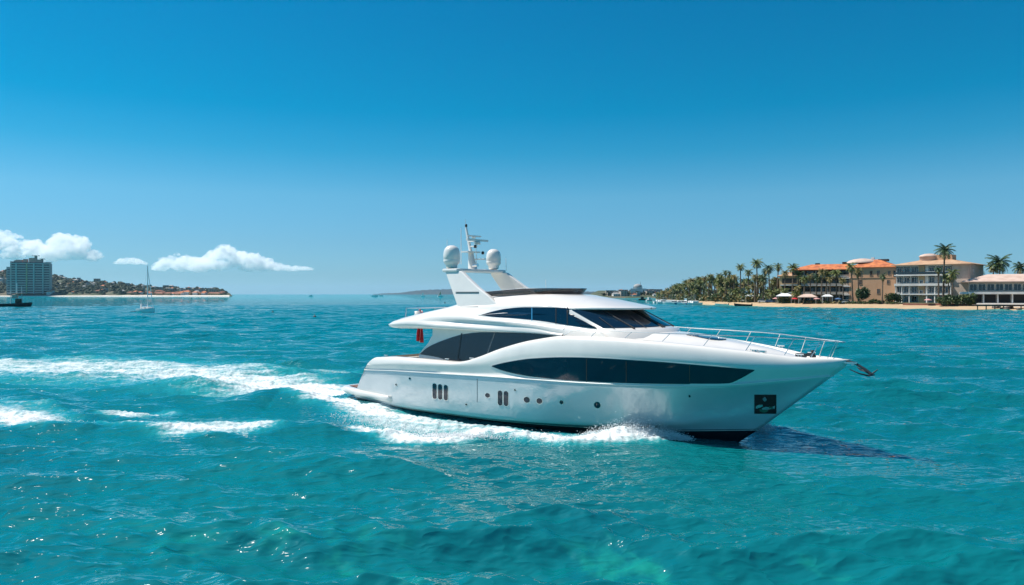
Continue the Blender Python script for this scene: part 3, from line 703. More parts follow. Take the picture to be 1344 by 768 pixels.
    for i in range(40):
        lam = .22 + 1.3 * g2.random(); th = g2.random() * 6.283; ch += np.sin((xs * math.cos(th) + ys * math.sin(th)) * 6.283 / lam + g2.random() * 6.283)
    zn = zn + fn * ch / 5.1 * .042
    foam[near] = fn; lace[near] = la; Z[near] += zn
    X2 = X + DX; Y2 = Y + DY
    shal = np.zeros_like(X); fz = (RR > 180) & (RR < 1500) & (X > 0); fx_, fy_ = X[fz], Y[fz]; dd = np.full(fx_.shape, 1e9)
    for (x0, y0), (x1, y1) in zip(SHW[:-1], SHW[1:]):
        vx, vy = x1 - x0, y1 - y0; t = np.clip(((fx_ - x0) * vx + (fy_ - y0) * vy) / (vx * vx + vy * vy), 0, 1); dd = np.minimum(dd, np.hypot(fx_ - x0 - t * vx, fy_ - y0 - t * vy))
    shal[fz] = np.exp(-dd / 14)
    nr, na = X.shape; co = np.stack([X2.ravel(), Y2.ravel(), Z.ravel()], 1).astype(np.float32)
    # let the sheet fall with the curve of the earth far out
    idx = np.arange(nr * na).reshape(nr, na)
    q = np.stack([idx[:-1, :-1], idx[:-1, 1:], idx[1:, 1:], idx[1:, :-1]], -1).reshape(-1, 4)[:, ::-1]
    me = bpy.data.meshes.new('water'); me.vertices.add(len(co)); me.vertices.foreach_set('co', co.ravel())
    me.loops.add(q.size); me.loops.foreach_set('vertex_index', q.ravel().astype(np.int32))
    me.polygons.add(len(q)); me.polygons.foreach_set('loop_start', (np.arange(len(q)) * 4).astype(np.int32)); me.polygons.foreach_set('loop_total', np.full(len(q), 4, np.int32))
    me.polygons.foreach_set('use_smooth', np.ones(len(q), bool)); me.update(calc_edges=True)
    for nm, arr in (('foam', foam), ('lace', lace), ('shallow', shal)):
        a = me.attributes.new(nm, 'FLOAT', 'POINT'); a.data.foreach_set('value', arr.ravel().astype(np.float32))
    o = bpy.data.objects.new('water', me); col.objects.link(o); o['kind'] = 'structure'
    return o
sea = build_sea()

def sea_material():
    m = bpy.data.materials.new('sea_water'); m.use_nodes = True; n = m.node_tree; n.nodes.clear(); L = n.links.new
    def N(t, **k):
        x = n.nodes.new(t)
        for a, b in k.items(): setattr(x, a, b)
        return x
    def noise(vec, scale, detail=4, rough=.55, dist=0):
        t = N("ShaderNodeTexNoise"); t.inputs["Scale"].default_value = scale; t.inputs["Detail"].default_value = detail; t.inputs["Roughness"].default_value = rough; t.inputs["Distortion"].default_value = dist
        L(vec, t.inputs["Vector"]); return t.outputs[0]
    def mp(vec, rz, s):
        t = N("ShaderNodeMapping"); t.inputs["Rotation"].default_value = (0, 0, rz); t.inputs["Scale"].default_value = s; L(vec, t.inputs["Vector"]); return t.outputs[0]
    def rng_(v, a, b, c=0, d=1, smooth=True):
        t = N("ShaderNodeMapRange"); t.interpolation_type = 'SMOOTHSTEP' if smooth else 'LINEAR'
        for i, q in enumerate((a, b, c, d)):
            if isinstance(q, (int, float)): t.inputs[i + 1].default_value = q
            else: L(q, t.inputs[i + 1])
        L(v, t.inputs[0]); return t.outputs[0]
    def ma(op, a, b=None, c=None):
        t = N("ShaderNodeMath", operation=op)
        for i, q in enumerate((a, b, c)):
            if q is None: continue
            if isinstance(q, (int, float)): t.inputs[i].default_value = q
            else: L(q, t.inputs[i])
        return t.outputs[0]
    def mixc(f, a, b):
        t = N("ShaderNodeMix", data_type='RGBA')
        if isinstance(f, (int, float)): t.inputs[0].default_value = f
        else: L(f, t.inputs[0])
        for i, q in ((6, a), (7, b)):
            if isinstance(q, tuple): t.inputs[i].default_value = (*q, 1)
            else: L(q, t.inputs[i])
        return t.outputs[2]
    geo = N("ShaderNodeNewGeometry"); P = geo.outputs["Position"]
    out = N("ShaderNodeOutputMaterial")
    # colour of the water body: sandy patches, weed, depth
    big = noise(mp(P, .3, (1, .35, 1)), .012, 4, .55); mid = noise(mp(P, .1, (1, .6, 1)), .12, 4, .6, .3)
    c = mixc(rng_(big, .35, .65), WATER_A, WATER_B)
    c = mixc(rng_(mid, .38, .68, 0, .55), c, WATER_C)
    # shallow sand near the observer and along the beach
    sx = N("ShaderNodeSeparateXYZ"); L(P, sx.inputs[0])
    shal = ma('MULTIPLY', rng_(noise(P, .35, 5, .6, .5), .54, .68), rng_(sx.outputs[1], 19.5, 15.5))
    c = mixc(ma('MULTIPLY', shal, .6), c, WATER_SHALLOW)
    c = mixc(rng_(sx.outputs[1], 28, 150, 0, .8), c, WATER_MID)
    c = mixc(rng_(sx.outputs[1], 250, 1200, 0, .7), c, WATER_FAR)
    sh = N("ShaderNodeAttribute", attribute_name='shallow').outputs["Fac"]
    c = mixc(rng_(sh, .05, 1.0), c, (.10, .40, .32))
    # ripple bump at three scales
    r1 = ma('SUBTRACT', 1, ma('MULTIPLY', ma('ABSOLUTE', ma('SUBTRACT', noise(mp(P, R(7), (1, 2.4, 1)), .85, 2, .5, .2), .5)), 2)); r2 = noise(mp(P, R(-9), (1, 2.2, 1)), 3.0, 1, .5, .2); r3 = noise(mp(P, R(4), (1, 2.6, 1)), .32, 5, .6)
    h = ma('ADD', ma('MULTIPLY', r1, .09), ma('MULTIPLY', r2, .030))
    h = ma('ADD', h, ma('MULTIPLY', ma('MULTIPLY', r3, rng_(sx.outputs[1], 30, 160)), 1.8))
    # foam
    fa = N("ShaderNodeAttribute", attribute_name='foam').outputs["Fac"]; la = N("ShaderNodeAttribute", attribute_name='lace').outputs["Fac"]
    wv = mp(P, R(41), (.28, 1.5, 1))
    s1 = noise(wv, 1.9, 8, .72, .6); s2 = noise(P, 5.5, 6, .7, .8); s3 = noise(P, 1.1, 5, .6, 1.2)
    tex = ma('ADD', ma('ADD', ma('MULTIPLY', s1, .62), ma('MULTIPLY', s2, .26)), ma('MULTIPLY', s3, .22))      # around .55
    th = ma('SUBTRACT', .87, ma('MULTIPLY', fa, .52))
    fo = rng_(ma('SUBTRACT', tex, th), -.08, .20)
    fo = ma('MULTIPLY', fo, rng_(fa, .02, .15))
    # lace: thin ridged lines
    rdg = ma('SUBTRACT', 1, ma('MULTIPLY', ma('ABSOLUTE', ma('SUBTRACT', noise(mp(P, R(-6), (1, 3.4, 1)), 5.2, 6, .7, .2), .5)), 9))
    rd2 = ma('SUBTRACT', 1, ma('MULTIPLY', ma('ABSOLUTE', ma('SUBTRACT', noise(mp(P, R(10), (1, 3.2, 1)), 11, 5, .65, .2), .5)), 7))
    lc = ma('MULTIPLY', ma('MULTIPLY', rng_(ma('MAXIMUM', rdg, ma('MULTIPLY', rd2, .8)), .15, .9), la), rng_(s3, .46, .62, 0, .35))
    # sparse flecks everywhere near
    fl = ma('MULTIPLY', rng_(noise(mp(P, 0, (1, 1.8, 1)), 5.5, 6, .72, .5), .735, .77), .5)
    fo = ma('MAXIMUM', fo, ma('MAXIMUM', lc, fl))
    # aerated green water around the foam
    c = mixc(ma('MULTIPLY', rng_(fa, .02, .6), .7), c, (.02, .34, .36))
    bu = N("ShaderNodeBump"); bu.inputs["Strength"].default_value = 1.0; bu.inputs["Distance"].default_value = 1.0
    L(h, bu.inputs["Height"])
    w = N("ShaderNodeBsdfPrincipled"); w.inputs["Roughness"].default_value = .025; w.inputs["IOR"].default_value = 1.6
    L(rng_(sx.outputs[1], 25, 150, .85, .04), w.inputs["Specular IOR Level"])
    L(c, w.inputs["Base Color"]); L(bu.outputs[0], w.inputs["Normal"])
    fb = N("ShaderNodeBump"); fb.inputs["Strength"].default_value = 1; fb.inputs["Distance"].default_value = .07; L(ma('ADD', tex, ma('MULTIPLY', fo, .5)), fb.inputs["Height"])
    f = N("ShaderNodeBsdfPrincipled"); f.inputs["Base Color"].default_value = (.80, .84, .84, 1); f.inputs["Roughness"].default_value = .7; L(fb.outputs[0], f.inputs["Normal"])
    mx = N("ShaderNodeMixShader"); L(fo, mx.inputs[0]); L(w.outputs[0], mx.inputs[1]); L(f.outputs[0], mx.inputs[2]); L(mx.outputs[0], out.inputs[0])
    return m
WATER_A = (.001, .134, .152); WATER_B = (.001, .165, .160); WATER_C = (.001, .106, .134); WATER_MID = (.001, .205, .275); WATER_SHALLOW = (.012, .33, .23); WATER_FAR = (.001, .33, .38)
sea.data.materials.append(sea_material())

# ------------------------------------------------------------------ materials ashore
M['sand'] = mat('beach_sand', (.52, .37, .22), .9, noise=(.25, (.42, .29, .17), .35, .7))
M['land'] = mat('ground_soil', (.11, .09, .045), .95, noise=(.12, (.05, .075, .02), .4, .6))
M['hillside'] = mat('hillside_scrub', (.05, .075, .035), .95, noise=(.03, (.13, .11, .07), .45, .62))
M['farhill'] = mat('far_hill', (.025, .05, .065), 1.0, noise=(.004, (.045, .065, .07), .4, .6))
M['palm1'] = mat('palm_leaf', (.085, .13, .025), .55, noise=(.6, (.17, .17, .03), .4, .65))
M['palm2'] = mat('palm_leaf_dry', (.16, .15, .04), .6, noise=(.7, (.30, .21, .07), .42, .62))
M['palm3'] = mat('palm_leaf_dark', (.030, .075, .03), .5, noise=(.6, (.075, .12, .035), .4, .65))
M['bark'] = mat('palm_bark', (.17, .125, .085), .9, noise=(2.5, (.09, .065, .045), .4, .6))
M['bush'] = mat('bush_leaf', (.03, .065, .02), .6, noise=(.5, (.10, .13, .02), .45, .65))
M['treefar'] = mat('tree_mass', (.028, .05, .03), .9, noise=(.06, (.065, .082, .045), .4, .6))
M['terracotta'] = mat('roof_tiles', (.62, .20, .065), .8, noise=(.5, (.36, .10, .04), .4, .65), bump=(3, .4, .1))
M['tanroof'] = mat('roof_tiles_pale', (.52, .33, .20), .8, noise=(.5, (.42, .25, .15), .4, .65))
M['pinkroof'] = mat('roof_pale_pink', (.60, .44, .36), .8, noise=(.4, (.50, .35, .28), .4, .65))
M['peach'] = mat('render_peach', (.62, .36, .21), .85, noise=(.3, (.55, .31, .18), .4, .65))
M['ochre'] = mat('render_ochre', (.56, .37, .20), .85, noise=(.3, (.47, .30, .16), .4, .65))
M['stone'] = mat('pale_stone', (.50, .42, .35), .85, noise=(.4, (.42, .34, .28), .4, .65))
M['wwall'] = mat('white_render', (.78, .75, .70), .8, noise=(.3, (.60, .57, .53), .4, .65))
M['concrete'] = mat('concrete_grey', (.36, .36, .35), .85, noise=(.2, (.28, .28, .28), .4, .6))
M['winglass'] = mat('window_glass', (.012, .02, .03), .08, spec=.8)
M['shade'] = mat('dark_paint_and_shade', (.05, .04, .035), .8)  # dark colour of chimneys and spire; also paints shade on flat wall panels
M['rock'] = mat('rocks', (.16, .13, .11), .9, noise=(.7, (.07, .06, .055), .4, .6))
M['wood'] = mat('dock_wood', (.13, .085, .055), .85, noise=(1.5, (.07, .05, .035), .4, .6))
M['redbrick'] = mat('terrace_brick', (.33, .13, .085), .9, noise=(.4, (.23, .10, .07), .4, .6))
M['pinkcanvas'] = mat('pink_canvas', (.55, .28, .26), .8)
M['tower_pink'] = mat('tower_pink', (.42, .26, .21), .85)
cm = bpy.data.materials.new('cloud'); cm.use_nodes = True; cm.node_tree.nodes.clear()
cn = cm.node_tree; cv = cn.nodes.new('ShaderNodeVolumePrincipled'); cv.inputs['Color'].default_value = (1, 1, 1, 1); cv.inputs['Density'].default_value = .020; cv.inputs['Anisotropy'].default_value = .1
tn_ = cn.nodes.new('ShaderNodeTexNoise'); tn_.inputs['Scale'].default_value = .009; tn_.inputs['Detail'].default_value = 6; tn_.inputs['Roughness'].default_value = .62
gp_ = cn.nodes.new('ShaderNodeNewGeometry'); cn.links.new(gp_.outputs['Position'], tn_.inputs['Vector'])
mr_ = cn.nodes.new('ShaderNodeMapRange'); mr_.inputs[1].default_value = .40; mr_.inputs[2].default_value = .66; mr_.inputs[3].default_value = 0; mr_.inputs[4].default_value = .022
cn.links.new(tn_.outputs[0], mr_.inputs[0]); cn.links.new(mr_.outputs[0], cv.inputs['Density']); cm.cycles.volume_step_rate = .12
co_ = cn.nodes.new('ShaderNodeOutputMaterial'); cn.links.new(cv.outputs[0], co_.inputs['Volume']); M['cloud'] = cm

# ------------------------------------------------------------------ land on the right
def shore_w(px):
    f = spl([(p[0], w[1]) for p, w in zip(SHORE, SHW)]); D = f(px); return ((px - 672) / F * D, D)
def land_z(off):
    return float(np.interp(off, [-10, 0, 4, 14, 20, 60, 200, 400], [-.8, 0.0, .35, 1.25, 1.7, 2.3, 4.0, 5.0]))
def ground_at(px, off):
    x, y = shore_w(px); return ((px - 672) / F * (y + off), y + off, -.6 + (land_z(off) + .6) * min(1, max(0, (px - 860) / 9)) ** .5)
pxs = list(np.linspace(860, 1745, 170)); tipf = lambda px: min(1, max(0, (px - 860) / 9)) ** .5
bch = MB(); rows = []
for off in (-10, -3, 0, 2, 5, 9, 14, 18): rows.append([(x + .4 * math.sin(i * 1.3 + off), y, z) for i, (x, y, z) in enumerate(ground_at(p, off) for p in pxs)])
bch.grid(rows, 0, True, flip=True); o = bch.build('beach', M['sand']); o['kind'] = 'structure'
gl = MB(); rows = []
for off in (17, 22, 40, 80, 200, 500): rows.append([(x, y, z + (.12 if off > 17 else -.05)) for x, y, z in (ground_at(p, off) for p in pxs)])
gl.grid(rows, 0, True, flip=True); o = gl.build('ground', M['land']); o['kind'] = 'structure'

# ------------------------------------------------------------------ plants
def palm_root(hgt, crown_r, leafm, seed, lean=.05, nf=22, skirt=False, full=1.0):
    rnd_ = random.Random(seed); t = empty('palm_tree')
    tr = MB(); pts = []; lx, ly = rnd_.uniform(-lean, lean) * hgt, rnd_.uniform(-lean, lean) * hgt
    for i in range(6): q = i / 5; pts.append((lx * q * q, ly * q * q, hgt * q))
    rws = []
    for i, p in enumerate(pts):
        r = .30 - .12 * i / 5 + (.12 if i == 0 else 0); rws.append([(p[0] + r * math.cos(a), p[1] + r * math.sin(a), p[2]) for a in np.linspace(0, 2 * math.pi, 8)[:-1]])
    tr.grid(rws, 0, True, close=True); tr.build('trunk', M['bark'], t)
    cr_ = MB(); top = Vector(pts[-1])
    for k in range(nf):
        az = k * 2.39996 + rnd_.uniform(-.2, .2); q = k / nf; el = R(78) - q * R(105 if not skirt else 125) + rnd_.uniform(-.12, .12); Ln = crown_r * rnd_.uniform(.85, 1.1)
        d = Vector((math.cos(az), math.sin(az), 0)); pos = top.copy(); e = el; sp = [pos.copy()]; ns = 6
        for j in range(ns): e -= R(15 + 4 * q) * (.6 + .25 * j / ns); pos = pos + (d * math.cos(e) + Vector((0, 0, math.sin(e)))) * Ln / ns; sp.append(pos.copy())
        side = Vector((-d.y, d.x, 0)); m_ = 1 if q > .78 else 0
        for j in range(ns):
            a, b = sp[j], sp[j + 1]; w = .06
            cr_.add([a - side * w, a + side * w, b + side * w * .7, b - side * w * .7], [(0, 1, 2, 3)], m_)
            for h in range(3):
                c = a + (b - a) * (h / 3); tt = (j + h / 3) / ns; ll = crown_r * .34 * full * math.sin(math.pi * min(1, .12 + tt * .86)) ** .7; dn = (b - a).normalized()
                for sg in (-1, 1):
                    tip = c + side * sg * ll * .8 + dn * ll * .55 - Vector((0, 0, ll * (.35 + .3 * rnd_.random())))
                    cr_.add([c, c + dn * Ln / ns * .36, tip], [(0, 1, 2)], m_)
    if skirt:
        for k in range(40):
            az = rnd_.uniform(0, 6.28); z = top.z - rnd_.uniform(.3, 2.0); r = rnd_.uniform(.3, .75); c = Vector((top.x + r * .4 * math.cos(az), top.y + r * .4 * math.sin(az), z)); o2 = Vector((math.cos(az), math.sin(az), 0))
            s2 = Vector((-o2.y, o2.x, 0)) * .2
            cr_.add([c - s2, c + s2, c + o2 * r * .6 + Vector((0, 0, -.9))], [(0, 1, 2)], 1)
    cr_.lathe([(0, -.5), (.28, -.3), (.3, .1), (0, .4)], tuple(top), 1, 8)
    cr_.build('crown', [leafm, M['palm2']], t); return t
protos = []
for i in range(7):
    protos.append(palm_root(10, (3.1, 2.6, 3.4, 2.4, 3.0, 2.2, 2.8)[i], (M['palm1'], M['palm1'], M['palm3'], M['palm2'], M['palm1'], M['palm3'], M['palm2'])[i], i, .06, (24, 20, 26, 22, 24, 20, 26)[i], i in (1, 3, 5)))
used = set()
def place_palm(px, off, top_y, proto, label, group=None, scale=None, D=None):
    """a palm whose crown centre stands at row top_y; height follows"""
    x, y, z = ground_at(px, off); x = (px - 672) / F * y
    hz_ = H - (top_y - HY) / F * y - z; k = hz_ / 10; kx = scale or 1.0
    pr = protos[proto]
    if proto not in used: o = pr; used.add(proto)
    else: o = copy_tree(pr)
    o.location = (x, y, z - .1); o.rotation_euler = (0, 0, random.uniform(0, 6.28))
    kz = max(.25, k); 
    # scale the trunk in z only, carry the crown up unscaled
    for ch in o.children:
        if ch.name.startswith('trunk'): ch.scale = (max(.6, kz ** .5), max(.6, kz ** .5), kz)
        else: ch.location = (0, 0, 0)
    for ch in o.children:
        if ch.name.startswith('crown'):
            ch.scale = (kx, kx, kx); ch.location = (ch.location[0] * 1, 0, 10 * kz - 10 * kx)
    tag(o, label, 'palm tree', group)
    return o
# dense grove on the point, each palm its own tree
G1 = 'palm trees of the dense grove on the point'
skyl = spl([(862, 388), (870, 381), (880, 375.5), (890, 371.5), (905, 367), (920, 363), (935, 359.5), (950, 359), (970, 362), (1000, 360), (1030, 363), (1060, 370)])
lab = {0: 'green feathery palm in the dense beach grove', 1: 'green fan palm with brown skirt in the dense beach grove', 2: 'dark green palm in the dense beach grove', 3: 'yellowish palm with dry skirt in the dense beach grove', 4: 'mid green palm in the dense beach grove', 5: 'small dark fan palm in the dense beach grove', 6: 'dry yellow green palm in the dense beach grove'}
for i in range(262):
    px = 865 + 99 * random.random() if i < 175 else 955 + 95 * random.random(); q = random.random(); off = 16 + 70 * q
    yy = skyl(px); gy = shore_w(px); base = HY + (H - land_z(off)) / (gy[1] + off) * F
    ty = yy + 2 + (base - 7 - yy) * random.random() ** 1.3 * .85 + random.uniform(-.5, 1.5)
    pr = random.choice((0, 1, 2, 3, 4, 5, 6, 3, 1)); place_palm(px, off, ty, pr, lab[pr], G1, scale=.75 + .35 * random.random())
for px, off, ty, pr, s, l in [(952, 26, 357, 1, .8, 'slender palm left of the twin pair, standing clear of the grove at its right end'), (958, 27, 357.5, 5, .8, 'slender palm right of the twin pair, clear of the grove'),
      (972, 30, 350, 0, 1.0, 'tall palm first right of the gap beside the twin palms'), (982, 34, 357, 4, .95, 'mid height palm left of the tallest grove palm'), (994, 30, 345, 0, 1.25, 'tallest palm over the beach between grove and orange hotel'),
      (1004, 36, 356, 3, 1.0, 'yellowish palm just right of the tallest grove palm'), (1010, 32, 352, 2, 1.0, 'dark palm second left of the orange hotel tower'), (1020, 30, 349, 1, 1.05, 'tall palm beside the left tower of the orange hotel'),
      (1030, 24, 358, 6, .9, 'dry palm before the left tower of the orange hotel'), (1040, 22, 351, 0, 1.1, 'tall leafy palm before the left end of the orange roof'), (1047, 24, 360, 4, .9, 'shorter palm beside the leafy one at the orange roof end'),
      (1064, 22, 362, 3, .9, 'yellow green palm before the orange hotel arches'), (1078, 20, 357, 6, 1.0, 'ragged palm at the middle of the orange hotel front'), (1084, 24, 360, 4, 1.0, 'green palm right of the ragged one before the orange hotel'),
      (1090, 20, 366, 3, .8, 'short palm before the orange hotel balconies'), (1055, 18, 366, 0, .9, 'bushy low palm below the left end of the orange roof'), (1071, 24, 364, 2, .95, 'dark palm between the yellow green and the ragged one'), (1098, 25, 358, 0, .95, 'green palm at the right part of the hotel balconies'), (1107, 22, 368, 6, .8, 'small dry palm near the right end of the balconies'), (1119, 22, 349, 1, 1.15, 'tall palm between hotel balconies and peach wing'), (1127, 26, 356, 3, 1.1, 'drooping palm leaning on the peach wing'),
      (1158, 17, 362, 5, .95, 'single dark palm standing before the peach wing wall'), (1238, 19, 328, 2, 1.25, 'tallest palm rising above the white mansion roof'), (1232, 18, 353, 5, .95, 'mid height palm below the tallest one before the white mansion'),
      (1250, 16, 358, 1, 1.15, 'bushy palm before the stone corner of the white mansion'), (1246, 19, 364, 4, 1.0, 'lower palm behind the bushy one at the white mansion'), (1313, 46, 344, 2, 1.6, 'large palm rising behind the pavilion roof'), (1303, 44, 350, 0, 1.1, 'left companion of the large palm behind the pavilion'),
      (1289, 60, 358, 5, .8, 'small palm between white mansion and pavilion'), (1342, 60, 350, 2, 1.1, 'palm behind the pavilion at the right edge')]:
    place_palm(px, off, ty, pr, l, None, scale=s)

def leaf_blob(mb, c, r, n, rs, size=.35, mi=0, flat=.75):
    for _ in range(n):
        v = Vector((rs.gauss(0, 1), rs.gauss(0, 1), rs.gauss(0, 1))).normalized(); q = rs.random() ** .4
        p = Vector(c) + Vector((v.x * r[0], v.y * r[1], v.z * r[2])) * q
        a = Vector((rs.gauss(0, 1), rs.gauss(0, 1), rs.gauss(0, 1) * flat)).normalized() * size * rs.uniform(.6, 1.3); b = a.cross(Vector((rs.gauss(0, 1), rs.gauss(0, 1), rs.gauss(0, 1)))).normalized() * size * .6
        mb.add([p - a, p - b, p + a, p + b], [(0, 1, 2, 3)], mi)
def bush(px, off, w, h, label, cat='shrub', name='shrub', m='bush', n=900, seed=1, size=.4):
    rs = random.Random(seed); x, y, z = ground_at(px, off); x = (px - 672) / F * y; o = MB()
    for _ in range(9):
        cx, cz = rs.uniform(-w * .36, w * .36), rs.uniform(.25, .72) * h
        leaf_blob(o, (cx, rs.uniform(-w * .2, w * .2), cz), (w * .24, w * .2, h * .27), n // 9, rs, size)
    o.tube([(0, 0, -.2), (0.1, 0, h * .5)], .12, 1, 6)
    t = o.build(name, [M[m], M['bark']]); t.location = (x, y, z); tag(t, label, cat)
bush(1174, 20, 6.5, 5.2, 'dark green rounded shrub between peach wing and white mansion', seed=3)
bush(1245, 12, 9, 4.6, 'broad green shrub before the white mansion corner', seed=4, n=1400)
bush(1268, 13, 8, 5.0, 'bright green shrub touching the pavilion side', seed=5, n=1400)
bush(1131, 20, 5.5, 8.0, 'tall dark green cypress like tree against the peach wing', 'tree', 'conifer_tree', 'palm3', 1300, 6)
bush(1334, 62, 18, 12.0, 'brown green tree crown behind the pavilion roof', 'tree', 'broadleaf_tree', 'palm2', 1600, 9, .7)
bush(1156, 17, 3, 1.6, 'low shrub at the foot of the dark palm', seed=12, n=300); bush(1146, 18, 4, 2.0, 'low shrub left of the dark palm before the peach wing', seed=13, n=300)
bush(940, 17, 6, 3.0, 'low green shrub at the beach edge below the twin palms', seed=14, n=500)
ug = MB(); rs = random.Random(21)
for i in range(300):
    px = 864 + 170 * rs.random(); off = rs.uniform(17, 70); x, y, z = ground_at(px, off); x = (px - 672) / F * y; leaf_blob(ug, (x, y, z + 1.8), (2.8, 2, 2.4), 60, rs, .6, rs.choice((0, 0, 1)))
o = ug.build('undergrowth', [M['palm3'], M['palm2']]); tag(o, kind='stuff')
hg = MB()
for i in range(60):
    px = 1030 + 150 * rs.random(); off = rs.uniform(16.5, 19); x, y, z = ground_at(px, off); x = (px - 672) / F * y; leaf_blob(hg, (x, y, z + .5), (1.2, .8, .7), 40, rs, .3, rs.choice((0, 0, 1)))
o = hg.build('ground_cover', [M['bush'], M['palm2']]); tag(o, kind='stuff')

# ------------------------------------------------------------------ buildings
WIN = {}
def window_mesh(w, h, frame):
    k = (round(w, 2), round(h, 2), frame)
    if k not in WIN:
        f = MB(); t = .12
        for c, d in (((0, 0, h / 2 - t / 2), (w, .16, t)), ((0, 0, -h / 2 + t / 2), (w, .22, t)), ((-w / 2 + t / 2, 0, 0), (t, .14, h - 2 * t)), ((w / 2 - t / 2, 0, 0), (t, .14, h - 2 * t)), ((0, -.01, 0), (.07, .10, h - 2 * t))): f.box(c, d)
        fo = f.build('window', M[frame]); p = MB(); p.box((0, .05, 0), (w - .02, .06, h - .02)); po = p.build('pane', M['winglass'])
        WIN[k] = (fo.data, po.data); bpy.data.objects.remove(fo); bpy.data.objects.remove(po)
    return WIN[k]
def window(parent, loc, w, h, rz=0, frame='wwall'):
    a, b = window_mesh(w, h, frame); o = bpy.data.objects.new('window', a); col.objects.link(o); o.parent = parent; o.location = loc; o.rotation_euler = (0, 0, rz)
    p = bpy.data.objects.new('pane', b); col.objects.link(p); p.parent = o
def part(parent, name, m, c, d, bevel=0):
    b = MB(); b.box(c, d); return b.build(name, M[m], parent, bevel=bevel)
def hip(parent, x0, x1, y0, y1, z, h, m, ov=.8, name='roof', ridge=.5):
    b = MB(); x0 -= ov; x1 += ov; y0 -= ov; y1 += ov; cy = (y0 + y1) / 2; w = min((y1 - y0) / 2, (x1 - x0) / 2) * ridge * 2; rx0, rx1 = x0 + min(w, (x1 - x0) / 2 - .01), x1 - min(w, (x1 - x0) / 2 - .01)
    vs = [(x0, y0, z), (x1, y0, z), (x1, y1, z), (x0, y1, z), (rx0, cy, z + h), (rx1, cy, z + h), (x0, y0, z - .25), (x1, y0, z - .25), (x1, y1, z - .25), (x0, y1, z - .25)]
    b.add(vs, [(0, 1, 5, 4), (1, 2, 5), (2, 3, 4, 5), (3, 0, 4), (6, 7, 1, 0), (7, 8, 2, 1), (8, 9, 3, 2), (9, 6, 0, 3), (9, 8, 7, 6)], 0); return b.build(name, M[m], parent)
def bldg(px, D, z, rz, name, label, cat='building'):
    return empty(name, ((px - 672) / F * D, D, z), R(rz), label, cat)
# orange-roofed hotel: long balconied wing (local x along the front, y into the building)
h1 = bldg(1086, 352, 1.6, -29, 'hotel', 'orange tiled hotel wing with stacked balconies behind the beach palms', 'hotel')
part(h1, 'wall', 'ochre', (0, 7, 7.6), (30, 13, 15.2))
for k in range(4):
    z = 3.9 * k
    for j in range(6):
        x = -12.6 + 5.05 * j; part(h1, 'balcony_shade_panel', 'shade', (x, .42, z + 2.0), (4.2, .14, 2.7)); window(h1, (x, .30, z + 1.9), 3.2, 2.2, 0, 'frame')  # flat dark panels on the wall paint the shade of the openings
    if k: part(h1, 'balcony_slab', 'wwall', (2, -.8, z + .15), (26.5, 2.6, .3)); part(h1, 'balustrade', 'stone', (2, -2.02, z + .75), (26.5, .1, .8))
for j in range(7): part(h1, 'pier', 'stone', (-15.1 + 5.05 * j, -.1, 7.4), (.6, .8, 14.8))
hip(h1, -15.5, 15.5, -2, 13.5, 15.3, 2.7, 'terracotta', 1.0)
part(h1, 'chimney', 'shade', (7.2, 6, 18.4), (2.8, 1.6, 1.0)); part(h1, 'chimney', 'shade', (-5, 6, 18.2), (2.0, 1.2, .7))
h2 = bldg(1036, 358, 1.6, -29, 'hotel_tower', 'small tan roofed tower with one wide balcony at the left end of the orange hotel', 'building')
part(h2, 'wall', 'ochre', (0, 4, 6.2), (9.0, 8, 12.4)); hip(h2, -4.5, 4.5, 0, 8, 12.6, 2.0, 'tanroof', .9)
for z in (3, 6.4, 10.2): part(h2, 'balcony_shade_panel', 'shade', (0, -.05, z), (6.4, .16, 2.3))  # dark sheets on the front stand for shaded balcony openings
for z in (4.6, 8.2): part(h2, 'balcony_slab', 'wwall', (0, -.9, z), (7.6, 1.9, .5))
h3 = bldg(1144, 338, 1.6, -38, 'peach_wing', 'peach walled block with small windows and orange hipped roof', 'building')
part(h3, 'wall', 'peach', (0, 8, 7.9), (19, 16, 15.8)); hip(h3, -9.5, 9.5, 0, 16, 16.0, 3.6, 'terracotta', .8)
for z, xs_ in ((13.2, (-4.6, -.2, 2.8, 7.2)), (9.3, (-4.6, 6.8)), (5.2, (-4.6, 2.8)), ):
    for x in xs_: window(h3, (x, -.05, z), 1.3, 2.4 if x < 3 else 1.9, 0, 'tanroof')
part(h3, 'cornice', 'tanroof', (0, -.08, 11.2), (19.1, .2, .25)); part(h3, 'shutter', 'frame', (9.3, -.02, 12.8), (.9, .12, 2.8))
dm = MB(); dm.lathe([(6.6, -.3), (6.6, .1), (5.6, .9), (3.6, 1.5), (1.5, 1.8), (0, 1.85)], (-6, 9, 18.4), 0, 24); dm.build('roof_dome', M['pinkroof'], h3)
part(h3, 'roof_terrace', 'shade', (3, 9, 19.2), (4, 3, 1.0)); part(h3, 'roof_vent', 'wwall', (-1.5, 9, 20.2), (1.2, 1.2, .8))
for z in (3.6, 7.4, 11.2): part(h3, 'balcony_slab', 'wwall', (-10.6, 2, z), (3.2, 5, .35))
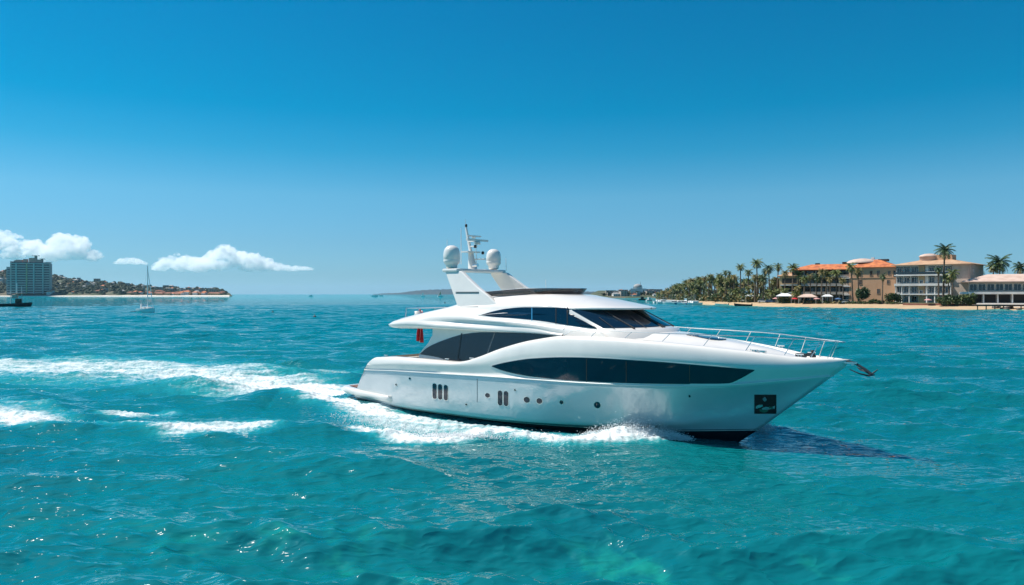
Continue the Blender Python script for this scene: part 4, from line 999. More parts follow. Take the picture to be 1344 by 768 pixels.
# white mansion
h4 = bldg(1222, 316, 1.5, -44, 'mansion', 'white four storey mansion with tiled hip roof and domed drum', 'house')
W4 = 27.5
part(h4, 'wall', 'wwall', (0, 11.5, 8.1), (W4, 22, 16.2)); part(h4, 'stone_wall', 'stone', (W4 / 2 + .12, 11.5, 8.1), (.3, 22.1, 16.1)); part(h4, 'corner_wall', 'stone', (10.6, .3, 8.1), (6.0, .5, 16.1))
for k in range(4):
    z = 4.0 * k + 2.1
    for x in (-12.3, -9.4, -6.5, .2, 3.2, 6.2): part(h4, 'shade_panel', 'shade', (x, .44, z), (2.5, .14, 2.9)); window(h4, (x, .34, z - .1), 2.1, 2.5)  # shade behind each window painted as a dark panel on the wall
    if k: part(h4, 'floor_slab', 'wwall', (-3.2, -.5, 4.0 * k), (21.4, 2.0, .55 if k != 2 else 1.0))
for x in (-13.4, -10.9, -8.0, -.1 - 1.2, 1.7, 4.7, 7.6):
    c = MB(); c.lathe([(.35, 0), (.35, .3), (.24, .5), (.22, 7.2), (.34, 7.5), (.34, 7.6)], (x, -1.1, 0), 0, 12); c.build('column', M['wwall'], h4)
part(h4, 'stair_tower', 'ochre', (-3.6, .1, 8.0), (2.2, .8, 15.9))
for z in (4.5, 8.7): window(h4, (-3.6, -.4, z), 1.4, 2.4)
gl_ = MB(); gl_.box((-3.2, -1.45, 12.95), (21.2, .05, .9)); gl_.build('glass_balustrade', M['winglass'], h4)
part(h4, 'balcony_rail', 'wwall', (3.2, -1.5, 13.4), (9.4, .12, .12))
for y, z in ((6, 13.2), (15, 13.2), (9, 5.4)): window(h4, (W4 / 2 + .3, y, z), 1.3, 2.1, R(90))
hip(h4, -W4 / 2, W4 / 2, -.5, 22.5, 16.4, 3.0, 'tanroof', 1.3)
dm = MB(); dm.lathe([(3.6, -1.5), (3.6, 1.2), (3.9, 1.3), (3.9, 1.6), (3.3, 2.1), (1.8, 2.6), (0, 2.75)], (-3.2, 9, 18.6), 0, 24); dm.build('domed_drum', M['pinkroof'], h4)
part(h4, 'roof_house', 'peach', (2.6, 10, 19.5), (7, 6, 2.2)); 
# pavilion
h5 = bldg(1345, 285, 1.5, -30, 'pavilion', 'low two storey pavilion with wide pale pink roof and glazed walls at the right edge', 'building')
part(h5, 'wall', 'stone', (4, 8, 4.4), (44, 12, 8.8))
part(h5, 'floor_slab', 'wwall', (4, 3.5, 4.5), (50, 14, .9)); part(h5, 'plinth', 'wwall', (4, 2.2, .35), (46, 13, .7))
for j in range(15): window(h5, (-16.4 + 2.85 * j, 1.92, 6.7), 2.5, 2.6, 0, 'wwall')
for j in range(9): part(h5, 'shade_panel', 'shade', (-15.5 + 4.6 * j, 1.92, 2.4), (3.6, .16, 3.0))  # ground floor shade painted by dark panels on the wall face
for j in range(10): part(h5, 'column', 'wwall', (-17.8 + 4.6 * j, -2.4, 2.4), (.45, .45, 3.5))
hip(h5, -19, 27, 0, 15, 8.9, 2.9, 'pinkroof', 1.8)
# beach terrace walls
def wall(px0, px1, off, z0, h, m, label, thick=.6):
    a = Vector(ground_at(px0, off)); b = Vector(ground_at(px1, off)); a.x = (px0 - 672) / F * a.y; b.x = (px1 - 672) / F * b.y; d = b - a; d.z = 0; o = MB()
    o.box((0, 0, h / 2), (d.length, thick, h)); t = o.build('terrace_wall', M[m], None, bevel=.05); t.location = ((a.x + b.x) / 2, (a.y + b.y) / 2, z0); t.rotation_euler = (0, 0, math.atan2(d.y, d.x)); tag(t, label, 'wall')
wall(1185, 1300, 13.5, .9, 1.0, 'redbrick', 'low red brick terrace wall along the beach below the white mansion')
wall(1060, 1180, 16.5, 1.0, .8, 'wood', 'low brown retaining wall behind the sand below the orange hotel')
wall(1282, 1420, 12, .8, 1.3, 'wwall', 'white terrace wall in front of the pavilion')
# rocks and dock at the right edge
rs = random.Random(4)
for i in range(16):
    px = 1304 + rs.random() * 75; off = rs.uniform(.5, 7); x, y, z = ground_at(px, off); x = (px - 672) / F * y; r = rs.uniform(.6, 1.5)
    bm = bmesh.new(); bmesh.ops.create_icosphere(bm, subdivisions=2, radius=r)
    for v in bm.verts: v.co *= rs.uniform(.75, 1.15); v.co.z *= .6
    me = bpy.data.meshes.new('rock'); bm.to_mesh(me); bm.free(); me.materials.append(M['rock']); o = bpy.data.objects.new('rock', me); col.objects.link(o); o.location = (x, y, z + .2)
    tag(o, 'dark rough boulder at the water edge below the pavilion', 'rock', 'boulders below the pavilion')
x0, y0 = shore_w(1325); dk = empty('dock', ((1336 - 672) / F * y0, y0 + 4, 0), R(-8), 'low wooden dock on posts beside the boulders at the right edge', 'dock')
part(dk, 'deck', 'wood', (0, 0, 1.75), (24, 3, .25)); part(dk, 'fascia', 'wood', (0, -1.55, 1.45), (24, .12, .35))
for j in range(9): part(dk, 'post', 'wood', (-11.4 + 2.85 * j, -1.3, .7), (.28, .28, 2.0))
# beach furniture
def canopy(px, off, w, h, m, label, kind='canopy', post='wwall'):
    x, y, z = ground_at(px, off); x = (px - 672) / F * y; t = empty(kind, (x, y, z), R(-28), label, 'canopy')
    b = MB(); b.add([(-w / 2, -w / 3, h), (w / 2, -w / 3, h), (w / 2, w / 3, h), (-w / 2, w / 3, h), (-w * .2, 0, h + w * .16), (w * .2, 0, h + w * .16), (-w / 2, -w / 3, h - .3), (w / 2, -w / 3, h - .3), (w / 2, w / 3, h - .3), (-w / 2, w / 3, h - .3)],
        [(0, 1, 5, 4), (1, 2, 5), (2, 3, 4, 5), (3, 0, 4), (6, 7, 1, 0), (7, 8, 2, 1), (8, 9, 3, 2), (9, 6, 0, 3), (9, 8, 7, 6)], 0); b.build('canopy_top', M[m], t)
    for sx in (-1, 1):
        for sy in (-1, 1): part(t, 'post', post, (sx * w * .44, sy * w * .28, h / 2), (.12, .12, h))
canopy(1030, 16, 7.0, 3.4, 'whitecloth', 'white canvas beach canopy below the hotel tower'); canopy(1060, 15.5, 8.0, 3.0, 'pinkroof', 'wide pale pink beach canopy before the hotel arches'); canopy(1045, 19, 4.5, 3.6, 'tanroof', 'small tan canopy between the white and the pink one'); canopy(1086, 17, 4.5, 3.2, 'whitecloth', 'small white canopy below the hotel balconies'); canopy(984, 18, 4, 3.2, 'whitecloth', 'small white canopy among the grove palms')
def parasol(px, off, m, label):
    x, y, z = ground_at(px, off); x = (px - 672) / F * y; t = empty('beach_parasol', (x, y, z), 0, label, 'parasol')
    b = MB(); b.lathe([(1.5, 2.1), (1.2, 2.3), (.6, 2.55), (0, 2.7), ], (0, 0, 0), 0, 10); b.build('shade', M[m], t); b = MB(); b.tube([(0, 0, 0), (0, 0, 2.7)], .04, 0, 6); b.build('pole', M['wwall'], t)
for px, off, m, l in ((1018, 15, 'pinkcanvas', 'pink beach parasol left of the white canopy'), (1043, 14.5, 'red', 'red beach parasol between the white and pink canopies'), (1072, 15, 'pinkcanvas', 'pink parasol right of the wide pink canopy'), (1100, 15, 'bluecanvas', 'blue parasol below the hotel balconies'), (1218, 12.4, 'pinkcanvas', 'pink parasol before the white mansion columns')): parasol(px, off, m, l)
def car(px, off, m, label, name='parked_car', van=False, rz=-20):
    x, y, z = ground_at(px, off); x = (px - 672) / F * y; t = empty(name, (x, y, z), R(rz), label, 'van' if van else 'car'); hh = 1.0 if not van else 1.3
    b = MB(); b.prism([(-2.2, .35), (2.2, .35), (2.25, .8), (1.5, .95), (-2.1, 1.0)], -.85, .85); b.build('body', M[m], t, bevel=.06)
    b = MB(); b.prism([(-1.9, .97), (1.2, .95), (.6, .95 + hh * .55), (-1.7, .95 + hh * .6)], -.75, .75); b.build('cabin', M['winglass'], t, bevel=.05)
    b = MB(); b.box((-.55, 0, .97 + hh * .6), (2.2, 1.5, .06)); b.build('roof_panel', M[m], t)
    for sx in (-1.4, 1.4):
        for sy in (-.82, .82): b = MB(); b.tube([(sx, sy - .1, .33), (sx, sy + .1, .33)], .33, 0, 12); b.build('wheel', M['black'], t)
car(1001, 17, 'white', 'white van parked under the palms left of the canopies', 'parked_van', True); car(1011, 18, 'bluecanvas', 'blue car parked right of the white van'); car(1112, 18, 'white', 'white car parked below the tall palm at the hotel balconies'); car(978, 20, 'white', 'white car half hidden under the grove palms')

# ------------------------------------------------------------------ boats
def boat_mesh(L, Bm, fb, m, sheer=.25):
    b = MB(); rows = []
    n = 12
    for z_, k in ((fb, 1.0), (fb * .5, .95), (0, .8), (-.3, .4)):
        r_ = []
        for i in range(n + 1):
            t = i / n; w = Bm / 2 * k * (1 - max(0, (t - .45) / .55) ** 2.2) * (.8 + .2 * min(1, t * 4)); r_.append((-L / 2 + L * t * (1 if z_ > 0 else .96), -w, z_ + (sheer * fb * t * t if z_ > 0 else 0)))
        rows.append(r_)
    b.grid(rows, 0, True); b.grid([[(p[0], -p[1], p[2]) for p in r] for r in rows], 0, True, flip=True)
    b.add([rows[0][0], rows[1][0], rows[2][0], (rows[2][0][0], -rows[2][0][1], 0), (rows[1][0][0], -rows[1][0][1], rows[1][0][2]), (rows[0][0][0], -rows[0][0][1], rows[0][0][2])], [(0, 1, 2, 3, 4, 5)], 0)
    b.grid([rows[0], [(p[0], -p[1], p[2]) for p in rows[0]]], 0, False, flip=True); return b
# sailboat
X, Y = wat(193, 410.5); sb = empty('sailboat', (X, Y, 0), R(-35), 'small white sailboat with bare mast anchored in the bay', 'sailboat')
boat_mesh(8.6, 2.7, 1.15, 'white').build('hull', M['white'], sb); part(sb, 'cabin', 'white', (.2, 0, 1.45), (3.0, 1.5, .6), .08); part(sb, 'cabin_window', 'winglass', (.2, -.76, 1.47), (1.6, .03, .2))
for nm, p, r, m_ in (('mast', [(.3, 0, .8), (.3, 0, 14.0)], .13, 'white'), ('boom', [(.3, 0, 2.2), (-3.2, 0, 2.3)], .10, 'bluecanvas'), ('furled_sail', [(3.5, 0, 1.3), (.4, 0, 12.6)], .10, 'white'), ('forestay', [(3.5, 0, 1.1), (.3, 0, 13.2)], .018, 'steel'), ('backstay', [(-3.6, 0, .9), (.3, 0, 13.9)], .018, 'steel'), ('shroud', [(.3, 1.1, .9), (.3, 0, 10)], .015, 'steel'), ('shroud', [(.3, -1.1, .9), (.3, 0, 10)], .015, 'steel')):
    b = MB(); b.tube(p, r, 0, 7); b.build(nm, M[m_], sb)
b = MB(); b.tube([(-2.6, -.4, .9), (-2.6, -.4, 3.4)], .05, 0, 6); b.box((-2.6, -.4, 2.0), (.5, .3, 1.4)); b.build('stern_gear', M['white'], sb); part(sb, 'outboard', 'black', (-3.9, 0, .7), (.4, .35, .8), .08); part(sb, 'cockpit', 'wood', (-2.0, 0, .9), (1.8, 1.3, .1))
X, Y = wat(178, 410); td = empty('dinghy', (X, Y, 0), R(10), 'grey dinghy floating behind the white sailboat', 'dinghy'); boat_mesh(2.6, 1.3, .35, 'w').build('hull', M['concrete'], td); part(td, 'seat', 'wood', (0, 0, .37), (.3, 1.0, .05))
# dark work boat
X, Y = wat(21, 402.5); wb = empty('work_boat', (X, Y, 0), R(3), 'dark hulled wooden work boat with short masts at the left edge', 'boat')
boat_mesh(14, 3.4, 1.3, 'black', .5).build('hull', M['black'], wb); part(wb, 'deckhouse', 'wood', (1.2, 0, 2.4), (2.2, 1.8, 2.2), .08); part(wb, 'roof', 'wwall', (1.2, 0, 3.6), (2.8, 2.2, .2)); part(wb, 'upper_cabin', 'pinkroof', (-.4, 0, 4.6), (2.2, 1.4, 1.8), .2); part(wb, 'awning', 'tanroof', (1.6, 0, 5.7), (3.4, 1.8, .25), .05)
for p, r in (([(.4, 0, 1.2), (.4, 0, 10.5)], .2), ([(-2.2, 0, 1.2), (-2.2, 0, 7.5)], .14), ([(2.6, 0, 1.2), (2.4, 0, 9)], .15)): b = MB(); b.tube(p, r, 0, 6); b.build('mast', M['wwall'], wb)
b = MB(); b.tube([(-2.6, 0, 5.6), (3.4, 0, 6.2)], .07, 0, 5); b.build('yard', M['wood'], wb)
# open boats by the beach
def skiff(px, py, L, rz, hm, label, cabin=True):
    X, Y = wat(px, py); t = empty('open_boat', (X, Y, 0), R(rz), label, 'boat'); boat_mesh(L, L * .27, L * .10, hm, .6).build('hull', M[hm], t)
    part(t, 'thwart', 'wood', (0, 0, L * .105), (.4, L * .2, .06)); part(t, 'outboard', 'black', (-L / 2 - .1, 0, L * .1), (.4, .4, .9), .08)
skiff(975, 402, 8.5, 186, 'black', 'long dark open boat lying off the sand before the grove'); skiff(947, 401, 6.5, 170, 'white', 'white open boat beached left of the dark one'); skiff(957, 400.6, 5, 160, 'tanroof', 'tan open boat between the white and the dark boats')
# marina boats
GB = 'boats moored off the palm point'
mp_ = []
for kind in range(3):
    t = empty('moored_boat', (0, 0, 0), 0, None, 'boat'); L = (7.5, 9.5, 6.0)[kind]; boat_mesh(L, L * .3, L * .12, 'white').build('hull', M['white'] if kind != 2 else M['bluecanvas'], t)
    part(t, 'cabin', 'white', (0, 0, L * .12 + .55), (L * .42, L * .2, 1.1), .15); part(t, 'cabin_window', 'winglass', (0, -L * .1 - .01, L * .12 + .65), (L * .36, .04, .4))
    if kind != 2: b = MB(); b.tube([(0, 0, 1.5), (0, 0, 5.5 if kind == 0 else 4)], .06, 0, 5); b.build('mast', M['concrete'], t)
    if kind == 1: part(t, 'canopy', 'wwall', (-.5, 0, 3.2), (3.4, 2.2, .1)); part(t, 'strut', 'steel', (-1.8, 0, 2.6), (.06, 2.0, 1.2))
    mp_.append(t)
rs = random.Random(31); um = set()
blab = ('white boat with short mast moored off the palm point', 'white cabin cruiser with sun top moored off the palm point', 'small blue hulled boat moored off the palm point')
for i in range(24):
    px = 862 + 52 * rs.random(); py = 397.0 + (px - 862) / 52 * 2.6 + rs.uniform(-.6, .6); k = rs.choice((0, 0, 1, 2)); X, Y = wat(px, py + .3); rz = rs.uniform(-.6, .6) + (math.pi if rs.random() < .4 else 0)
    o = mp_[k] if k not in um else copy_tree(mp_[k]); um.add(k); o.location = (X, Y, 0); o.rotation_euler = (0, 0, rz); tag(o, blab[k], 'boat', GB)
# tiny boats near the horizon
for px, py, L, rz, l in ((408, 389, 10, 0, 'tiny white boat alone on the horizon between headland and yacht'), (492, 389, 16, 10, 'tiny white cruiser at the left tip of the far island'), (500, 388.6, 12, 0, 'tiny white boat just right of the cruiser by the far island'), (555, 389.2, 10, 0, 'tiny sailing boat below the middle of the far island'), (578, 389.4, 12, 20, 'tiny orange sailed boat below the far island near the yacht'), (303, 388.8, 9, 0, 'tiny white boat off the tip of the left headland'), (843, 394, 7, 5, 'small dark boat off the distant white town'), (852, 395, 6, 30, 'small white boat heading away off the distant town')):
    X, Y = wat(px, py); t = empty('distant_boat', (X, Y, 0), R(rz), l, 'boat'); hm = 'black' if 'dark' in l else 'white'; boat_mesh(L, L * .3, L * .16, hm).build('hull', M[hm], t); part(t, 'cabin', hm, (0, 0, L * .16 + 1), (L * .4, L * .2, 2.2), .2)
    if 'sail' in l: b = MB(); b.add([(-L * .4, 0, 2), (L * .1, 0, 2), (L * .1, 0, L * 1.0), (-L * .4, .12, 2), (L * .1, .12, 2), (L * .1, .12, L)], [(0, 1, 2), (5, 4, 3), (0, 2, 5, 3), (1, 4, 5, 2), (0, 3, 4, 1)], 0); b.build('sail', M['peach' if 'orange' in l else 'white'], t)
for px, py, l in ((413, 417, 'dark mooring buoy in the bay below the horizon boat'), (358, 411, 'faint dark buoy left of the other in the bay'), (584, 397.5, 'dark buoy beyond the yacht stern near the far island')):
    X, Y = wat(px, py); b = MB(); b.lathe([(0, -.2), (.35, -.1), (.42, .15), (.3, .4), (.08, .5), (.05, .9), (0, .92)], (0, 0, 0), 0, 12); t = b.build('mooring_buoy', M['black']); t.location = (X, Y, 0); tag(t, l, 'buoy')

# ------------------------------------------------------------------ the left headland
RID = spl([(-260, 350), (-60, 356), (5, 357), (15, 359), (60, 363), (90, 367), (110, 371.5), (150, 373.5), (175, 376), (200, 378.5), (250, 380.5), (285, 381.5), (296, 384), (303, 387.2)])
DS = 1900.0
def head_z(px, D):
    top = H - (RID(px) - HY) / F * (DS + 560); q = max(0, min(1, (D - DS) / 560)); return max(-1, top * (q ** .75) + 3.0 * min(1, q * 8) + (3 * math.sin(px * .21 + D * .01) + 2.5 * math.sin(px * .53 - D * .017)) * min(1, q * 4) * min(1, (303 - px) / 60)) if px < 303 else -1.0
hd = MB(); rows = []
for D in (DS - 10, DS, DS + 8, DS + 25, DS + 50, DS + 90, DS + 140, DS + 200, DS + 270, DS + 340, DS + 420, DS + 500, DS + 560, DS + 700):
    rows.append([((px - 672) / F * D, D + 12 * math.sin(px * .03), head_z(px, min(D, DS + 560)) if D >= DS else -2.5) for px in np.linspace(-260, 305, 150)])
hd.grid(rows, 0, True, flip=True); o = hd.build('headland', M['hillside']); o['kind'] = 'structure'
bb = MB(); bb.grid([[((px - 672) / F * D, D + 12 * math.sin(px * .03) + .5, z) for px in np.linspace(-260, 300, 80)] for D, z in ((DS - 12, -.6), (DS + 2, 1.6), (DS + 16, 2.6))], 0, True, flip=True)
o = bb.build('far_beach', mat('pale_sand', (.66, .60, .52), .9)); o['kind'] = 'structure'
def house_mesh(kind):
    b = MB(); w, d, h = ((11, 9, 6), (16, 10, 5), (9, 9, 9), (20, 10, 10), (13, 9, 5))[kind]
    b.box((0, 0, h / 2 - 2), (w, d, h + 4), 0)
    if kind in (0, 1, 4):
        x, y = w / 2 + .6, d / 2 + .6; b.add([(-x, -y, h), (x, -y, h), (x, y, h), (-x, y, h), (-x * .5, 0, h + 2.6), (x * .5, 0, h + 2.6)], [(0, 1, 5, 4), (1, 2, 5), (2, 3, 4, 5), (3, 0, 4), (3, 2, 1, 0)], 1)
    else: b.box((0, 0, h + .3), (w + .6, d + .6, .6), 1)
    nf = 1 if h < 7 else (2 if h < 10 else 3)
    for f_ in range(nf):
        for j in range(3): b.box((-w * .32 + w * .32 * j, -d / 2 - .03, 2.2 + 3 * f_), (w * .16, .16, 1.6), 2)
    return b
HM = [('white_render', 'terracotta')]; hproto = []
for k, (wm, rm, l, nm) in enumerate((('wwall', 'terracotta', 'small white house with terracotta roof', 'hill_house'), ('ochre', 'redbrick', 'long ochre house with red roof', 'hill_house'), ('concrete', 'wwall', 'grey flat roofed house', 'hill_house'), ('stone', 'concrete', 'pale three storey apartment block', 'apartment_block'), ('wwall', 'concrete', 'white house with grey roof', 'hill_house'))):
    ms_ = house_mesh(k); o = ms_.build(nm, [M[wm], M[rm], M['winglass']]); hproto.append((o, l)); o.location = (0, 0, -500)
uh = set()
def place_house(k, loc, rz, s, where, group):
    pr, l = hproto[k]
    if k in uh: o = pr.copy(); col.objects.link(o)
    else: o = pr; uh.add(k)
    o.location = loc; o.rotation_euler = (0, 0, rz); o.scale = (s, s, s); tag(o, l + ' ' + where, 'house', group); return o
rs = random.Random(77); cnt = 0
for i in range(215):
    px = rs.uniform(-60, 294); q = rs.random() ** 1.2; 
    if 12 < px < 68 and q < .5 and q > .12: continue
    if 68 < px < 150 and q < .3 and rs.random() < .75: continue
    D = DS + 30 + 520 * q; z = head_z(px, D); 
    if z < 1: continue
    k = rs.choice((2, 2, 3, 4, 4, 4, 0)) if q > .08 else rs.choice((0, 1, 1))
    place_house(k, ((px - 672) / F * D, D + 12 * math.sin(px * .03), z), rs.uniform(-.6, .6), rs.uniform(.55, 1.0), 'on the far left headland', 'houses on the far left headland')
for i in range(34):
    px = rs.choice((rs.uniform(-20, 70), rs.uniform(195, 292), rs.uniform(195, 292))); D = DS + rs.uniform(16, 30); place_house(rs.choice((0, 1, 1)), ((px - 672) / F * D, D + 12 * math.sin(px * .03), head_z(px, D)), rs.uniform(-.3, .3), rs.uniform(.8, 1.2), 'on the far left headland', 'houses on the far left headland')
fo_ = MB()
for i in range(1700):
    px = rs.uniform(-80, 296); q = rs.random(); D = DS + 24 + 530 * q; z = head_z(px, D)
    if z < 1: continue
    X = (px - 672) / F * D; r = rs.uniform(3.0, 8.5) * (.75 if px > 190 else 1)
    vs = []; n1, n2 = 5, 7
    for a in range(n1):
        for b_ in range(n2):
            th_ = math.pi * .5 * a / (n1 - 1); ph_ = 2 * math.pi * b_ / n2; rr_ = r * rs.uniform(.75, 1.2); vs.append((X + rr_ * math.cos(th_) * math.cos(ph_), D + 12 * math.sin(px * .03) + rr_ * math.cos(th_) * math.sin(ph_), z - 1 + rr_ * 1.1 * math.sin(th_)))
    fo_.add(vs, [(a * n2 + b_, a * n2 + (b_ + 1) % n2, (a + 1) * n2 + (b_ + 1) % n2, (a + 1) * n2 + b_) for a in range(n1 - 1) for b_ in range(n2)], 0)
o = fo_.build('headland_woodland', M['treefar']); tag(o, kind='stuff')
# hotel tower on the headland
tw = bldg(40, 1925, 6, 22, 'seaside_tower', 'tall slab hotel tower with banded balconies on the left headland', 'hotel')
M['towerglass'] = mat('tower_glass', (.02, .03, .05), .2, spec=.8); M['towerwall'] = mat('tower_concrete', (.44, .42, .39), .85)
part(tw, 'wall', 'towerglass', (0, 12, 40), (84, 22, 80)); part(tw, 'side_wall', 'towerwall', (-42.5, 12, 41), (3, 24, 82)); part(tw, 'side_wall', 'towerwall', (42.5, 12, 38), (2.5, 24, 76))
for k in range(13): part(tw, 'floor_slab', 'towerwall', (0, 10, 3 + 6.1 * k), (86, 32, 2.3))
for x in (-30, -7.5, 8, 28): part(tw, 'pier', 'ochre' if x == -7.5 else 'towerwall', (x, -3.5, 39), (2.6, 6, 78))
part(tw, 'side_bay', 'concrete', (-47, 14, 34), (12, 16, 68))
for k in range(10): part(tw, 'bay_window', 'towerglass', (-47, 5.9, 6 + 6.1 * k), (8, .4, 2.6))
for x, w, h in ((-26, 14, 7), (-12, 9, 9), (4, 16, 12), (18, 12, 8), (-34, 6, 5)): part(tw, 'penthouse', 'tower_pink', (x, 10, 79 + h / 2), (w, 14, h))
for x, z, w in ((10, 97, 16), (24, 89, 12), (38, 80, 12)): part(tw, 'roof_canopy', 'towerwall', (x, 10, z), (w, 12, 1.3)); part(tw, 'canopy_core', 'tower_pink', (x, 10, z - 4), (w * .35, 6, 8))
# distant town past the yacht
tn = MB(); tn.grid([[((px - 672) / F * D, D, z * max(0, min(1, (px - 765) / 20))) for px in np.linspace(765, 900, 40)] for D, z in ((1085, -1), (1100, 1.2), (1140, 4), (1250, 9), (1400, 12))], 0, True, flip=True); o = tn.build('town_shore', M['hillside']); o['kind'] = 'structure'
rs = random.Random(8)
for i in range(64):
    px = 800 + 72 * rs.random(); q = rs.random(); D = 1108 + 160 * q; z = np.interp(D, [1100, 1140, 1250], [1.2, 4, 9]) * .8
    if px < 812 and q > .4: continue
    place_house(rs.choice((0, 4, 4, 3, 2)), ((px - 672) / F * D, D, z), rs.uniform(-.5, .5), rs.uniform(.45, .75), 'in the distant town on the right', 'houses of the distant town')
vh = bldg(838, 1160, 6, -10, 'domed_villa', 'large white hall with grey dome and spire above the distant town', 'building')
part(vh, 'wall', 'wwall', (0, 6, 3.5), (24, 12, 9)); part(vh, 'drum', 'wwall', (-1, 6, 9), (14, 9, 4)); dm = MB(); dm.lathe([(6.5, 0), (6, 2), (4, 3.6), (1, 4.4), (0, 4.5)], (-1, 6, 10.8), 0, 18); dm.build('dome', M['concrete'], vh); b = MB(); b.tube([(3, 6, 11), (3, 6, 19)], .5, 0, 6, .1); b.build('spire', M['shade'], vh); part(vh, 'wing', 'wwall', (16, 8, 1.5), (14, 10, 6))
ft_ = MB()
for i in range(260):
    px = 790 + 88 * rs.random(); D = 1120 + 180 * rs.random(); X = (px - 672) / F * D; leaf_blob(ft_, (X, D, 4 + rs.random() * 4 * min(1, (px - 788) / 20)), (3.5, 3, 2.6), 14, rs, 1.6)
o = ft_.build('town_trees', M['treefar']); tag(o, kind='stuff')
# far hills
def hills(name, pts, D, depth, m='farhill'):
    f_ = spl(pts); x0, x1 = pts[0][0], pts[-1][0]; pxl = np.linspace(x0, x1, 120); b = MB(); rows = []
    for q in np.linspace(0, 1, 9):
        rows.append([((px - 672) / F * (D + depth * q), D + depth * q, -3 + (H - (f_(px) - HY) / F * (D + depth * .5) + 3) * math.sin(math.pi * q) ** .8 * (1 + .06 * math.sin(px * .7 + q * 5) + .05 * math.sin(px * 1.9))) for px in pxl])
    b.grid(rows, 0, True, flip=True); o = b.build(name, M[m]); o['kind'] = 'structure'
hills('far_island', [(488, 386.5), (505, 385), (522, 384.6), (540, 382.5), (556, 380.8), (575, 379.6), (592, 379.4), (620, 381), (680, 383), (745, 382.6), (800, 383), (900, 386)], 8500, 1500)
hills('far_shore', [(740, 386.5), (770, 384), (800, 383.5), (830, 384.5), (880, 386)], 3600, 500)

# ------------------------------------------------------------------ clouds, far out and above the haze
from mathutils import noise as mn
def cloud(name, blobs, D, label, seed):
    rs_ = random.Random(seed); vs = []; fs = []
    bm0 = bmesh.new(); bmesh.ops.create_icosphere(bm0, subdivisions=4, radius=1); bv = [v.co.copy() for v in bm0.verts]; bf = [tuple(v.index for v in f.verts) for f in bm0.faces]; bm0.free()
    for px, py, r, dd in blobs:
        c = at(px, py, D + dd); rad = r / F * D; k = len(vs); off = Vector((rs_.uniform(0, 99),) * 3)
        for v in bv:
            n_ = mn.fractal(v * 1.7 + off, .8, 2.1, 5) * .40; a = (abs(mn.noise(v * 4.5 + off)) + .5 * abs(mn.noise(v * 9.5 + off))) * .26
            p = v * rad * 1.15 * (1 + n_ + a); p.z *= .82
            if p.z < 0: p.z *= .45
            vs.append(c + p)
        fs += [tuple(k + i for i in f) for f in bf]
    me = bpy.data.meshes.new(name); me.from_pydata([tuple(v) for v in vs], [], fs); me.materials.append(M['cloud']); me.polygons.foreach_set('use_smooth', [True] * len(fs)); me.update()
    o = bpy.data.objects.new(name, me); col.objects.link(o); tag(o, label, 'cloud'); rm_ = o.modifiers.new('union', 'REMESH'); rm_.mode = 'VOXEL'; rm_.voxel_size = 8; rm_.use_smooth_shade = True
def cb(pts, n, seed, ybase):
    """puffs under a skyline"""
    r_ = random.Random(seed); f_ = spl(pts); x0, x1 = pts[0][0], pts[-1][0]; out = []
    for i in range(n):
        x = r_.uniform(x0, x1); top = f_(x); hgt = ybase - top
        if hgt < 1: hgt = 1
        r = min(hgt * .55, 2.4 + 9 * r_.random() ** 1.8); q = r_.random() ** 1.4; y = top + r * .85 + (hgt - r) * .8 * q; out.append((x, y, r, r_.uniform(-150, 250) - 200 * q))
    return out
cloud('cumulus_cloud', cb([(-70, 318), (-30, 308), (0, 303), (14, 302), (25, 306), (34, 316), (48, 316), (58, 325), (64, 320), (74, 310), (90, 305), (105, 309), (114, 317), (116, 328), (128, 330)], 190, 3, 347), 12000, 'large sunlit cumulus bank above the left headland tower', 3)
cloud('cumulus_cloud', cb([(152, 343), (162, 339), (175, 339), (186, 342), (192, 344)], 26, 5, 348), 12500, 'small low cumulus puff between the two larger cloud banks', 5)
cloud('cumulus_cloud', cb([(205, 346), (220, 338), (235, 331), (250, 338), (268, 338), (280, 330), (290, 324), (303, 324), (312, 331), (325, 331), (345, 337), (360, 344), (385, 349), (400, 350), (411, 352)], 190, 9, 356), 13000, 'long flat based cumulus bank above open sea right of the headland', 9)

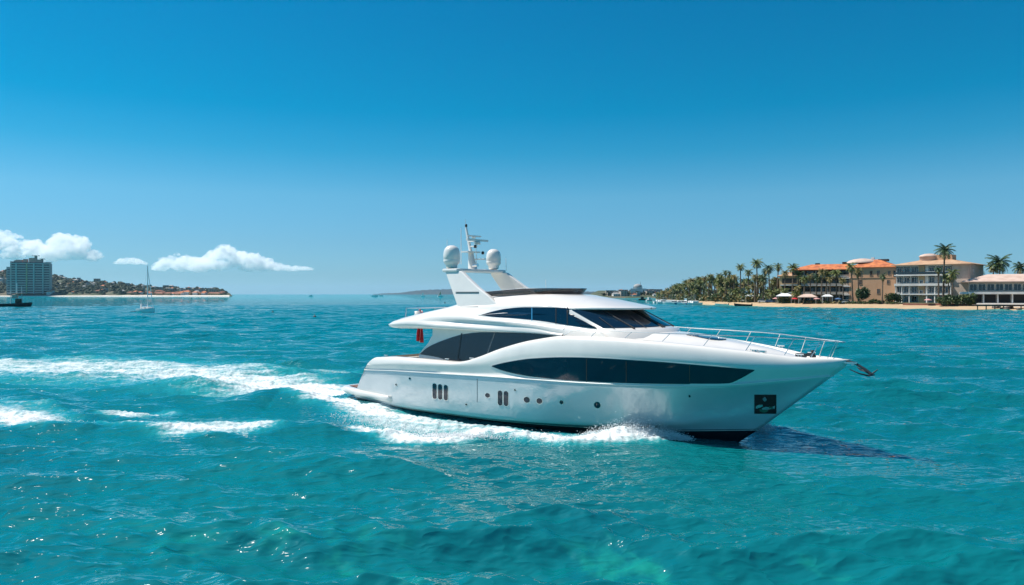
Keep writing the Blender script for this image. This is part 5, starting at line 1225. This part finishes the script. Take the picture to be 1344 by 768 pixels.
# ------------------------------------------------------------------ the air
hz = MB(); hz.box((0, 0, 128), (52000, 52000, 262)); ho = hz.build('haze', mat('haze_air', (1, 1, 1))); tag(ho, kind='stuff')
hm_ = ho.data.materials[0]; n = hm_.node_tree; n.nodes.clear(); pv = n.nodes.new('ShaderNodeVolumePrincipled'); pv.inputs['Color'].default_value = (.60, .80, 1.0, 1); pv.inputs['Density'].default_value = HAZE = 2.4e-5; pv.inputs['Anisotropy'].default_value = .2
oo = n.nodes.new('ShaderNodeOutputMaterial'); n.links.new(pv.outputs[0], oo.inputs['Volume'])

# ------------------------------------------------------------------ spray thrown up beside the bow
sp_ = MB(); rs = random.Random(50); gs = np.random.default_rng(3)
oct_ = [(1, 0, 0), (0, 1, 0), (-1, 0, 0), (0, -1, 0), (0, 0, 1), (0, 0, -1)]; of_ = [(0, 1, 4), (1, 2, 4), (2, 3, 4), (3, 0, 4), (1, 0, 5), (2, 1, 5), (3, 2, 5), (0, 3, 5)]
def spray(px0, py0, px1, py1, n, h, spread):
    (xa, ya), (xb, yb) = wat(px0, py0), wat(px1, py1)
    for _ in range(n):
        t = rs.random(); e = math.sin(math.pi * t) ** .7; z = abs(rs.gauss(0, .45)) * h * e + .02; r = rs.uniform(.005, .016) * (1.5 if z < h * .4 else 1)
        x = xa + (xb - xa) * t + rs.gauss(0, spread); y = ya + (yb - ya) * t + rs.gauss(0, spread); s_ = (rs.uniform(.6, 1.6), rs.uniform(.6, 1.6), rs.uniform(.6, 1.4))
        sp_.add([(x + a * r * s_[0], y + b * r * s_[1], z + c * r * s_[2]) for a, b, c in oct_], of_, 0, True)
spray(765, 575, 900, 577, 14000, .62, .17); spray(560, 572, 790, 580, 6000, .25, .2); spray(986, 567, 1014, 565, 3500, .55, .14); spray(455, 545, 560, 572, 1500, .25, .5); spray(230, 566, 400, 564, 1600, .22, .35); spray(-20, 548, 90, 560, 1200, .25, .5)
o = sp_.build('sea_spray', mat('spray_white', (.85, .87, .88), .5)); tag(o, kind='stuff')
